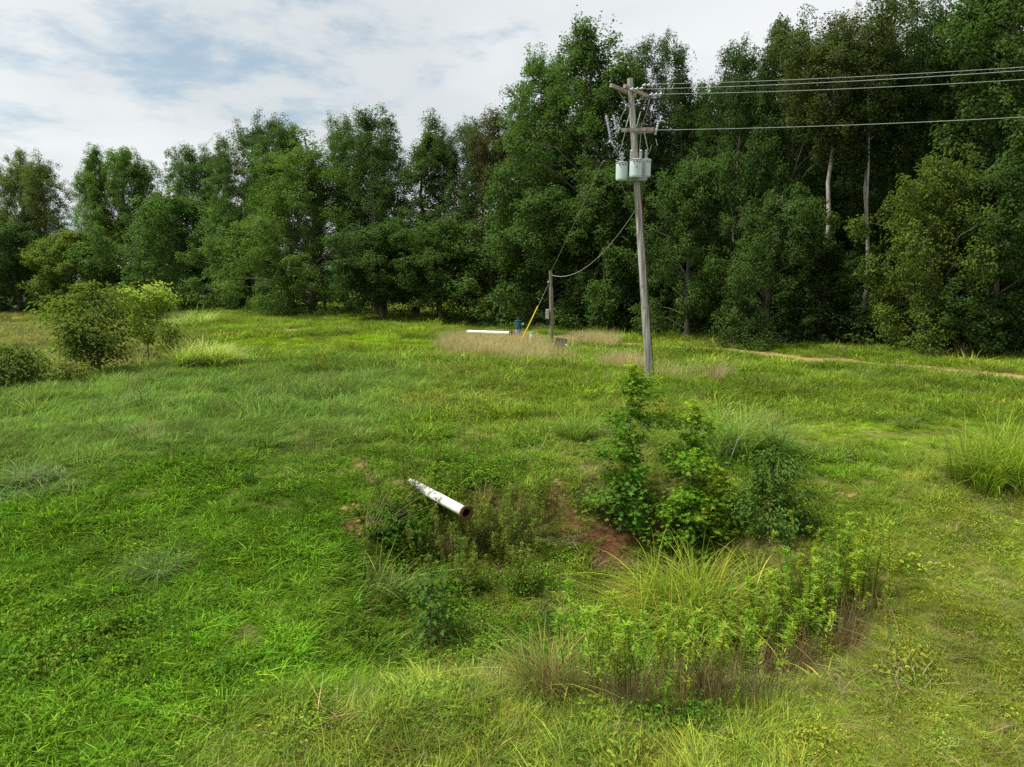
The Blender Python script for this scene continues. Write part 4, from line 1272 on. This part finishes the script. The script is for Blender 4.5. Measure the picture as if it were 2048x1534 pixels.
# small trees on the low ground at the left
sapling(200, 752, 560, 2.9, (0.115, 0.160, 0.030), 'brownish green small tree in the field at the left', 51, 5200, 0.14, 'ovate', 'small_tree', 60, cat='tree', prof='dome', multi=2, stem=0.06, base=0.24, aspect=0.55)
sapling(298, 735, 571, 2.3, (0.23, 0.31, 0.05), 'yellow green small tree with pale wind turned leaves at the left', 52, 3600, 0.14, 'ovate', 'small_tree', 36, cat='tree', prof='high', stem=0.05, base=0.3, aspect=0.5, tipt=(1.6, 1.45, 2.0))
sapling(340, 735, 640, 1.3, (0.13, 0.185, 0.035), 'drooping small tree between the yellow green one and the grass mound', 53, 700, 0.13, 'ovate', 'small_tree', 24, cat='tree', prof='dome', stem=0.03, base=0.25, aspect=0.5)
sapling(22, 775, 690, 2.2, (0.10, 0.145, 0.030), 'wide olive bush at the left edge below the knoll crest', 54, 3800, 0.12, 'ovate', 'bush', 44, cat='bush', prof='dome', multi=4, stem=0.03, aspect=0.5)
sapling(140, 772, 722, 1.1, (0.15, 0.18, 0.04), 'reddish olive bush between the left edge bush and the brownish small tree', 55, 700, 0.12, 'ovate', 'bush', 34, cat='bush', prof='dome', multi=3, stem=0.03, aspect=0.5)


# ------------------------------------------------------------------ bare grey twig
def bare_twig():
    p = P(1438, 1030)
    d = p.y
    pts = lambda seq: [PD(a, b, d + c) for a, b, c in seq]
    mb = MB()
    mb.tube([(q - p) for q in pts([(1438, 1035, 0), (1452, 985, 0), (1455, 935, 0.05), (1475, 880, 0.1), (1500, 845, 0.15)])], [0.012, 0.01, 0.008, 0.005, 0.002], 5)
    mb.tube([(q - p) for q in pts([(1453, 945, 0.02), (1440, 920, 0), (1432, 900, 0)])], [0.007, 0.005, 0.002], 4)
    mb.tube([(q - p) for q in pts([(1453, 960, 0), (1453, 900, -0.05), (1452, 860, -0.05)])], [0.007, 0.004, 0.002], 4)
    mb.tube([(q - p) for q in pts([(1450, 985, 0), (1470, 960, -0.1), (1478, 935, -0.1)])], [0.006, 0.004, 0.002], 4)
    o = mb.part('bare_twig', M_TWIG)
    o.location = p
    tag(o, 'bare grey dead twig sticking up among the saplings', 'twig')


bare_twig()


# ------------------------------------------------------------------ broken outfall pipe in the bank
def outfall_pipe():
    a = P(836, 974)
    a = Vector((a.x, a.y, a.z - 0.01))
    b = PD(933, 1026, a.y - 1.45)
    ax = (b - a).normalized()
    root = thing('outfall_pipe', 'white pipe with a rusty flange sticking out of the bank', 'pipe', b)
    a0 = a - ax * 0.3 - b
    q = ax.to_track_quat('Z', 'Y').to_matrix().to_4x4()
    L_ = a0.length
    mb = MB()
    Mx = q.copy()
    # shell with wall thickness, open towards the camera
    mb.lathe([(0.092, -L_), (0.092, -0.03), (0.092, 0.0), (0.078, 0.0), (0.078, -0.5)], 24, Mx, cap=False)
    mb.part('barrel', M_WHITE, root)
    fl = MB()
    fl.lathe([(0.0925, -0.035), (0.130, -0.035), (0.134, -0.03), (0.134, 0.005), (0.130, 0.011), (0.082, 0.011), (0.0775, 0.004), (0.0775, -0.05)], 28, Mx, cap=False)
    fl.part('flange', M_RUST, root)
    ins = MB(); ins.lathe([(0.076, -0.02), (0.076, -0.45), (0.001, -0.45)], 20, Mx, cap=False)
    ins.part('bore', M_DARKIN, root)
    for k in range(8):
        an = k * math.pi / 4 + 0.2
        bo = MB()
        bo.lathe([(0.011, 0.011), (0.011, 0.022), (0.006, 0.024)], 6, Mx @ Matrix.Translation((0.112 * math.cos(an), 0.112 * math.sin(an), 0)))
        bo.part('bolt', M_RUST, root, False)


outfall_pipe()


# ------------------------------------------------------------------ utility pole
BASE = P(1299, 757)
PY = BASE.y
TOP = PD(1260, 157, PY)


def pole_at(py):
    """point of the pole's axis seen at picture row py"""
    t = (py - 157) / (757 - 157)
    px = 1260 + (1299 - 1260) * (t ** 1.0)
    return PD(px, py, PY)


def utility_pole():
    root = thing('utility_pole', 'tall weathered wooden utility pole with crossarms and three transformers', 'utility pole', BASE)
    loc = lambda v: Vector(v) - BASE
    mb = MB()
    n = 14
    pts = [loc(BASE + (TOP - BASE) * (i / n)) for i in range(n + 1)]
    pts[0].z -= 0.6
    mb.tube(pts, [0.145 - 0.042 * i / n for i in range(n + 1)], 18)
    mb.part('shaft', M_POLE, root)
    # upper double crossarm, running away from the camera to the right
    ad = Vector((0.62, 0.78, 0)).normalized()
    side = Vector((ad.y, -ad.x, 0))
    c = loc(pole_at(183))
    rot = Matrix((ad, -side, Vector((0, 0, 1)))).transposed().to_4x4()
    for s, sl in ((1, 0.12), (-1, -0.25)):
        a = MB()
        a.box((sl, 0, 0), (1.75, 0.10, 0.125), Matrix.Translation(c + side * 0.16 * s) @ rot, 0.008)
        a.part('crossarm', M_ARM, root, False)
    for s in (1, -1):
        for e in (0.55, -0.5):
            br = MB()
            br.box((0, 0, 0), (0.035, 0.008, 1), Matrix())
            p0 = c + ad * e + side * 0.225 * s + Vector((0, 0, -0.04)); p1 = loc(pole_at(212)) + side * 0.135 * s
            d = p1 - p0
            M = Matrix.Translation((p0 + p1) / 2) @ d.to_track_quat('Z', 'Y').to_matrix().to_4x4() @ Matrix.Diagonal((1, 1, d.length, 1))
            br = MB(); br.box((0, 0, 0), (0.032, 0.01, 1), M)
            br.part('brace', M_GALV, root, False)
    # lower crossarm
    c2 = loc(pole_at(262))
    ar = MB()
    ar.box((0, 0, 0), (1.15, 0.10, 0.125), Matrix.Translation(c2 + Vector((0.12, -0.2, 0))) @ Matrix.Rotation(R(-2), 4, 'Y'), 0.008)
    ar.part('crossarm', M_ARM, root, False)
    ar = MB()
    ar.box((0, 0, 0), (0.8, 0.10, 0.125), Matrix.Translation(c2 + Vector((0.35, 0.2, 0.02))) @ Matrix.Rotation(R(-2), 4, 'Y'), 0.008)
    ar.part('crossarm', M_ARM, root, False)
    for x0, z0, x1, z1 in ((-0.32, 0.08, -0.14, 0.72), (0.06, 0.08, 0.2, 0.62), (-0.34, -0.1, -0.5, -0.75), (0.34, -0.1, 0.5, -0.7)):
        p0, p1 = c2 + Vector((x0, -0.27, z0)), c2 + Vector((x1, -0.22, z1))
        d = p1 - p0
        M = Matrix.Translation((p0 + p1) / 2) @ d.to_track_quat('Z', 'Y').to_matrix().to_4x4() @ Matrix.Diagonal((1, 1, d.length, 1))
        br = MB(); br.box((0, 0, 0), (0.035, 0.012, 1), M)
        br.part('brace', M_GALV, root, False)
    # cutouts: pair of ribbed fuse holders left, one right
    ribs = lambda L_, r0, r1, k: [(r1 if (i % 2) else r0, L_ * i / (2 * k)) for i in range(2 * k + 1)]
    for dx, z, L_, tl in ((-0.86, -0.28, 0.78, -12), (-0.66, 0.0, 0.5, -12)):
        cu = MB()
        cu.lathe(ribs(L_, 0.03, 0.046, 7), 10, Matrix.Translation(c2 + Vector((dx, -0.25, z))) @ Matrix.Rotation(R(tl), 4, 'Y'))
        cu.part('fuse_cutout', M_PORC, root)
    arm = MB(); arm.tube([c2 + Vector((-0.5, -0.22, 0.02)), c2 + Vector((-0.84, -0.25, 0.0))], 0.018, 6)
    arm.part('cutout_bracket', M_GALV, root)
    cu = MB(); cu.lathe(ribs(0.5, 0.03, 0.052, 6), 10, Matrix.Translation(c2 + Vector((0.74, -0.2, -0.18))) @ Matrix.Rotation(R(14), 4, 'Y'))
    cu.part('fuse_cutout', M_PORC, root)
    ro = MB(); ro.tube([c2 + Vector((0.86, -0.2, 0.28)), c2 + Vector((1.02, -0.2, 0.32)), c2 + Vector((1.1, -0.2, 0.24))], 0.016, 6)
    ro.part('cutout_arm', M_GALV, root)
    ro = MB(); ro.tube([c2 + Vector((0.77, -0.2, -0.3)), c2 + Vector((0.84, -0.2, -0.55))], 0.012, 6)
    ro.part('fuse_tube', M_PORC, root)
    # dead-end insulator strings, three bells each, one string per wire
    for (px, py, dyy) in ((1283, 171, 0.9), (1258, 179, -0.75), (1297, 190, 0.55)):
        s0 = loc(PD(px, py, PY + dyy))
        root_s = MB()
        wd = Vector((0.965, -0.26, 0.0)).normalized()
        q = wd.to_track_quat('Z', 'Y').to_matrix().to_4x4()
        prof = []
        for b in range(3):
            o_ = 0.02 + b * 0.165
            prof += [(0.012, o_), (0.026, o_ + 0.01), (0.03, o_ + 0.05), (0.066, o_ + 0.105), (0.07, o_ + 0.118), (0.02, o_ + 0.122)]
        prof += [(0.012, 0.56)]
        root_s.lathe(prof, 12, Matrix.Translation(s0) @ q)
        root_s.part('insulator_string', M_PORC, root)
    # three transformers hung round the pole
    def transformer(px, ptop, pbot, wpx, dy, nb, lid):
        t0 = loc(PD(px, ptop, PY + dy)); b0 = loc(PD(px, pbot, PY + dy))
        r_ = wpx / 2 / F * (PY + dy)
        hh = t0.z - b0.z
        Mx = Matrix.Translation((t0.x, t0.y, b0.z))
        tk = MB()
        tk.lathe([(r_ * 0.93, 0), (r_ * 0.95, 0.01), (r_ * 0.95, hh * 0.06), (r_, hh * 0.07), (r_, hh * 0.93), (r_ * 1.03, hh * 0.94), (r_ * 1.03, hh * 0.975), (r_ * 0.98, hh * 0.98)], 28, Mx)
        tank = tk.part('transformer', M_TANK, root)
        ld = MB(); ld.lathe([(r_ * 1.07, hh * 0.975), (r_ * 1.09, hh * 0.985), (r_ * 1.09, hh * 1.01), (r_ * 0.8, hh * 1.05), (r_ * 0.2, hh * 1.07)], 28, Mx)
        ld.part('lid', lid, tank)
        for k in range(nb):
            off = 0 if nb == 1 else (k - 0.5) * r_ * 1.5
            bu = MB(); bu.lathe([(0.03, 0)] + [((0.062 if i % 2 else 0.04), 0.03 + 0.28 * i / 12) for i in range(13)] + [(0.015, 0.34)], 12, Mx @ Matrix.Translation((off, 0.0, hh * 1.03)))
            bu.part('bushing', M_PORC, tank)
        for k, (ox, oz) in enumerate(((-0.5, 0.86), (0.0, 0.87), (0.5, 0.86))):
            st = MB(); st.lathe([(0.016, 0), (0.024, 0.015), (0.016, 0.05)], 8, Mx @ Matrix.Translation((ox * r_, -math.sqrt(max(0.01, 1 - ox * ox)) * r_ - 0.0, hh * oz)) @ Matrix.Rotation(R(90), 4, 'X'))
            st.part('terminal', M_INK, tank)
        return tank, r_, hh, Mx
    transformer(1244, 326, 361, 23, -0.12, 1, M_LID)
    tk, r_, hh, Mx = transformer(1272, 320, 355, 24, -0.48, 2, M_LID)
    # printed rating on the middle tank: two small dark figures
    transformer(1292, 320, 354, 19, -0.06, 1, M_TANK)
    br = MB()
    br.box((0, 0, 0), (0.62, 0.34, 0.16), Matrix.Translation(loc(PD(1275, 358, PY - 0.12))), 0.01)
    br.part('mounting_bracket', M_TANKDK, root, False)
    bk = MB(); bk.box((0, 0, 0), (0.14, 0.05, 0.62), Matrix.Translation(loc(PD(1285, 340, PY - 0.24))))
    bk.part('mounting_bracket', M_TANKDK, root, False)
    # printed figures of the rating
    cu = bpy.data.curves.new('rating', 'FONT'); cu.body = '15'; cu.size = 0.10; cu.align_x = 'CENTER'
    to = bpy.data.objects.new('rating', cu)
    dg = None
    COL.objects.link(to)
    bpy.context.view_layer.update()
    me = bpy.data.meshes.new_from_object(to.evaluated_get(bpy.context.evaluated_depsgraph_get()))
    bpy.data.objects.remove(to)
    me.materials.clear(); me.materials.append(M_INK)
    lo = obj('rating_mark', me, tk)
    p_ = Mx @ Vector((-0.02, -r_ - 0.004, hh * 0.48))
    lo.location = p_; lo.rotation_euler = (R(90), 0, 0)
    # jumper leads between arms, cutouts and bushings
    def lead(a, b, sag):
        a, b = Vector(a), Vector(b)
        pts = [a.lerp(b, t) + Vector((0, 0, -4 * sag * t * (1 - t))) for t in np.linspace(0, 1, 9)]
        w = MB(); w.tube(pts, 0.009, 5); w.part('jumper_lead', M_CABLE, root)
    k = lambda px, py, dy=-0.25: loc(PD(px, py, PY + dy))
    lead(k(1221, 270), k(1242, 316), 0.15)
    lead(k(1283, 262), k(1279, 308), -0.15)
    lead(k(1303, 290), k(1293, 310), 0.1)
    lead(k(1233, 258), k(1262, 200), -0.1)
    lead(k(1275, 262), k(1299, 198, .3), 0.25)
    lead(k(1296, 250), k(1262, 262), -0.12)
    lead(k(1240, 352), k(1255, 385, 0.1), 0.2)
    lead(k(1288, 352), k(1278, 400, 0.1), -0.12)
    cd = MB(); cd.tube([loc(pole_at(368)) + Vector((0.13, -0.06, 0)), loc(pole_at(560)) + Vector((0.15, -0.04, 0)), loc(pole_at(757)) + Vector((0.165, -0.04, 0))], 0.014, 6)
    cd.part('ground_wire', M_RUST, root)
    return root


utility_pole()


def wire(pts, r_, name, label, mat, cat='wire', group=None):
    o0 = Vector(pts[0])
    mb = MB(); mb.tube([Vector(p) - o0 for p in pts], r_, 6)
    o = mb.part(name, mat)
    o.location = o0
    tag(o, label, cat, group)
    return o


def catenary(a, b, sag, n=24):
    a, b = Vector(a), Vector(b)
    return [a.lerp(b, t) + Vector((0, 0, -4 * sag * t * (1 - t))) for t in np.linspace(0, 1, n)]


WD = Vector((0.965, -0.26, 0)).normalized()
for (px, py, dyy, ey, lb) in ((1316, 168, 0.9, 134, 'topmost of the wires running right from the pole top'), (1293, 178, -0.75, 141, 'second wire from the top, just under the topmost one'),
                              (1330, 188, 0.55, 159, 'third wire from the top, lowest of the upper three')):
    a = PD(px, py, PY + dyy) + (WD * 0.0)
    Yb = PY + dyy - 4.6
    e = PD(2048, ey, Yb)
    d = e - a
    far = a + d * 3.4 + Vector((0, 0, 2.2))
    # sagging span through both points
    t1 = 1 / 3.4
    sag = 2.2 * t1 / (4 * t1 * (1 - t1))
    wire(catenary(a, far, sag, 40), 0.0072, 'power_line', lb + ' of the photo' if False else lb, M_WIRE, 'power line', 'wires running right from the utility pole')
a = PD(1306, 260, PY - 0.2); e = PD(2048, 234, PY - 4.8); d = e - a
wire(catenary(a, a + d * 3.4 + Vector((0, 0, 2.0)), 2.0 / 3.4 / (4 / 3.4 * (1 - 1 / 3.4)), 40), 0.0072, 'power_line', 'lowest wire running right, level with the lower crossarm', M_WIRE, 'power line', 'wires running right from the utility pole')


# ------------------------------------------------------------------ short service pole
SB = P(1104, 704)


def service_pole():
    root = thing('service_pole', 'short mossy wooden pole with a grey meter box', 'pole', SB)
    top = PD(1101, 541, SB.y)
    mb = MB()
    pts = [Vector((0, 0, -0.4))] + [(top - SB) * t for t in np.linspace(0.1, 1, 8)]
    mb.tube(pts, list(np.linspace(0.105, 0.085, 9)), 14)
    mb.part('shaft', M_OLDPOLE, root)
    bx = PD(1096, 628, SB.y) - SB
    b = MB(); b.box((0, 0, 0), (0.16, 0.22, 0.52), Matrix.Translation(bx + Vector((-0.03, -0.03, 0))), 0.012)
    box = b.part('meter_box', M_BOXG, root, False)
    c = MB(); c.box((0, 0, 0), (0.015, 0.18, 0.44), Matrix.Translation(bx + Vector((-0.119, -0.03, 0))), 0.004); c.part('meter_cover', M_GALV, box, False)
    kn = MB(); kn.lathe([(0.03, -0.05), (0.055, -0.03), (0.06, 0.0), (0.05, 0.04), (0.02, 0.055)], 12, Matrix.Translation(PD(1097, 564, SB.y - 0.05) - SB))
    kn.part('insulator_knob', M_PORC, root)
    co = MB(); co.tube([PD(1105, 575, SB.y) - SB, PD(1106, 625, SB.y) - SB, PD(1107, 690, SB.y) - SB], 0.018, 6)
    co.part('conduit', M_BOXG, root)


service_pole()
tp = PD(1103, 541, SB.y)
wire(catenary(PD(1205, 322, PY + 1.2), tp, 0.06), 0.010, 'service_wire', 'straight wire dropping from the tall pole to the tip of the short pole', M_CABLE, 'wire')
wire(catenary(PD(1284, 400, PY + 0.1), PD(1103, 550, SB.y - 0.05), 0.95), 0.014, 'service_cable', 'sagging cable hanging from the tall pole to the short pole', M_CABLE, 'cable')


def guy_wire():
    a = PD(1098, 566, SB.y); g_ = P(1033, 702)
    root = thing('guy_wire', 'thin guy wire with a yellow guard slanting down to the left of the short pole', 'guy wire', g_)
    w = MB(); w.tube([Vector((0, 0, -0.1)), a - g_], 0.008, 6); w.part('cable', M_CABLE, root)
    d = (a - g_)
    y = MB(); y.tube([d * 0.02, d * 0.66], 0.032, 10); y.part('guard', M_YELLOW, root)


guy_wire()


def leaning_board():
    p = P(1117, 710)
    root = thing('leaning_panel', 'dark brown panel leaning against the foot of the short pole', 'panel', p, R(-12))
    w, hh = 0.58, 0.86
    b = MB(); b.box((0, 0, hh / 2), (w, 0.05, hh), Matrix.Rotation(R(-14), 4, 'X') @ Matrix.Rotation(R(8), 4, 'Y'), 0.01)
    b.part('board', M_BOARD, root, False)
    k = MB(); k.box((0.08, -0.033, hh * 0.74), (0.17, 0.012, 0.06), Matrix.Rotation(R(-14), 4, 'X') @ Matrix.Rotation(R(30), 4, 'Y'), 0.003)
    k.part('handle', M_BUCKET, root, False)
    f = MB(); f.box((-w / 2 + 0.02, 0.02, hh / 2), (0.03, 0.1, hh * 0.98), Matrix.Rotation(R(-14), 4, 'X') @ Matrix.Rotation(R(8), 4, 'Y'))
    f.part('side_rail', M_RUST, root, False)


leaning_board()


def well_pump():
    p = P(1036, 690)
    Yp = 40.5
    base = PD(1036, 676, Yp); base.z = h(base.x, Yp)
    k = Yp / F
    root = thing('well_pump', 'dark teal vertical pump motor on a pale grey pump head', 'pump', base)
    zt = lambda py: PD(1036, py, Yp).z - base.z
    hd = MB(); hd.lathe([(0.3, -0.2), (0.3, 0.06), (0.18, 0.09), (0.17, zt(668)), (0.16, zt(664)), (0.17, zt(660)), (0.17, zt(657.5))], 20)
    hd.part('pump_head', M_CAST, root)
    mo = MB(); r_ = 6.6 * k
    prof = [(r_ * 0.96, zt(657.4)), (r_, zt(656.5))]
    for i in range(9):
        z_ = zt(656 - i * 1.4)
        prof += [(r_, z_), (r_ * 0.965, z_ + 0.012), (r_ * 0.965, z_ + 0.018), (r_, z_ + 0.022)]
    prof += [(r_, zt(642.5)), (r_ * 1.05, zt(642)), (r_ * 1.05, zt(641)), (r_ * 0.9, zt(640.2))]
    mo.lathe(prof, 22)
    mo.part('motor', M_TEAL, root)
    cp = MB(); cp.lathe([(r_ * 0.3, zt(640.2)), (r_ * 0.3, zt(637)), (r_ * 0.18, zt(635)), (r_ * 0.05, zt(633.5))], 12)
    cp.part('motor_cap', M_TEAL, root)
    jb = MB(); jb.lathe([(0.07, 0), (0.08, 0.02), (0.08, 0.12), (0.05, 0.15)], 14, Matrix.Translation((r_ * 0.98, -0.02, zt(648.5))) @ Matrix.Rotation(R(90), 4, 'Y'))
    jb.part('junction_box', M_BOXG, root)
    return base, Yp


PB, PYW = well_pump()


def white_pipe():
    a, b = PD(1020, 667, PYW - 0.1), PD(937, 664, PYW + 0.9)
    root = thing('discharge_pipe', 'long white irrigation pipe lying level from the pump to the left', 'pipe', a)
    d = b - a
    q = d.normalized().to_track_quat('Z', 'Y').to_matrix().to_4x4()
    L_ = d.length
    r_ = 4.2 / F * PYW
    mb = MB(); mb.lathe([(r_, 0.02), (r_, L_ - 0.1)], 20, q); mb.part('barrel', M_WHITE, root)
    el = MB(); el.lathe([(r_ * 1.06, L_ - 0.22), (r_ * 1.06, L_ - 0.05), (r_ * 0.98, L_ + 0.03), (r_ * 0.7, L_ + 0.10), (r_ * 0.3, L_ + 0.13)], 20, q); el.part('end_cap', M_WHITE, root)
    fl = MB(); fl.lathe([(r_ * 1.35, -0.05), (r_ * 1.35, 0.02)], 20, q); fl.lathe([(r_ * 1.35, -0.13), (r_ * 1.35, -0.07)], 20, q); fl.lathe([(r_ * 0.95, -0.3), (r_ * 0.95, -0.04)], 16, q)
    fl.part('flange', M_RUST, root)
    for t in (0.15, 0.85):
        st = MB()
        c = d * t
        gz = h(a.x + c.x, a.y + c.y) - a.z
        st.box((c.x, c.y, (gz - 0.1 + c.z - r_ * 0.9) / 2), (0.09, 0.12, c.z - r_ * 0.9 - gz + 0.1))
        st.part('support', M_RUST, root, False)


white_pipe()


def bucket():
    c = PD(1064, 672, PYW - 2.5)
    g_ = Vector((c.x, c.y, h(c.x, c.y)))
    root = thing('plastic_tub', 'white plastic tub on end with a bright green rim right of the pump', 'tub', g_)
    zt = PD(1064, 664, PYW - 2.5).z - g_.z
    b = MB(); b.lathe([(0.11, 0.0), (0.115, 0.01), (0.14, zt - 0.03)], 18); b.part('body', M_BUCKET, root)
    l_ = MB(); l_.lathe([(0.15, zt - 0.06), (0.16, zt - 0.055), (0.16, zt + 0.0), (0.13, zt + 0.012)], 18); l_.part('lid', M_GREENLID, root)


bucket()

# loose clods on the orange dirt
clods = []
g = np.random.default_rng(77)
X, Y = [], []
for px, py, s in ((700, 1035, 0.25), (715, 1060, 0.2), (690, 1020, 0.15), (1110, 985, 0.3), (1150, 1040, 0.35), (1705, 993, 0.1), (1225, 1090, 0.5)):
    c = gp(px, py)
    for i in range(26):
        X.append(c[0] + g.normal(0, s)); Y.append(c[1] + g.normal(0, s))
X, Y = np.array(X), np.array(Y)
mb = MB()
for x, y in zip(X, Y):
    r_ = g.uniform(0.012, 0.05)
    mb.lathe([(r_ * 0.6, -r_ * 0.3), (r_, 0.1 * r_), (r_ * 0.7, r_ * 0.6), (r_ * 0.2, r_ * 0.8)], 6, Matrix.Translation((x, y, h(x, y))) @ Matrix.Rotation(g.random() * 6, 4, 'Z') @ Matrix.Rotation(g.normal(0, 0.4), 4, 'X'))
o = mb.part('dirt_clods', M_SOIL, None, False)
o['kind'] = 'stuff'; o['label'] = 'crumbly orange clay clods on the bare spots of the bank'
print('grass points', NG)
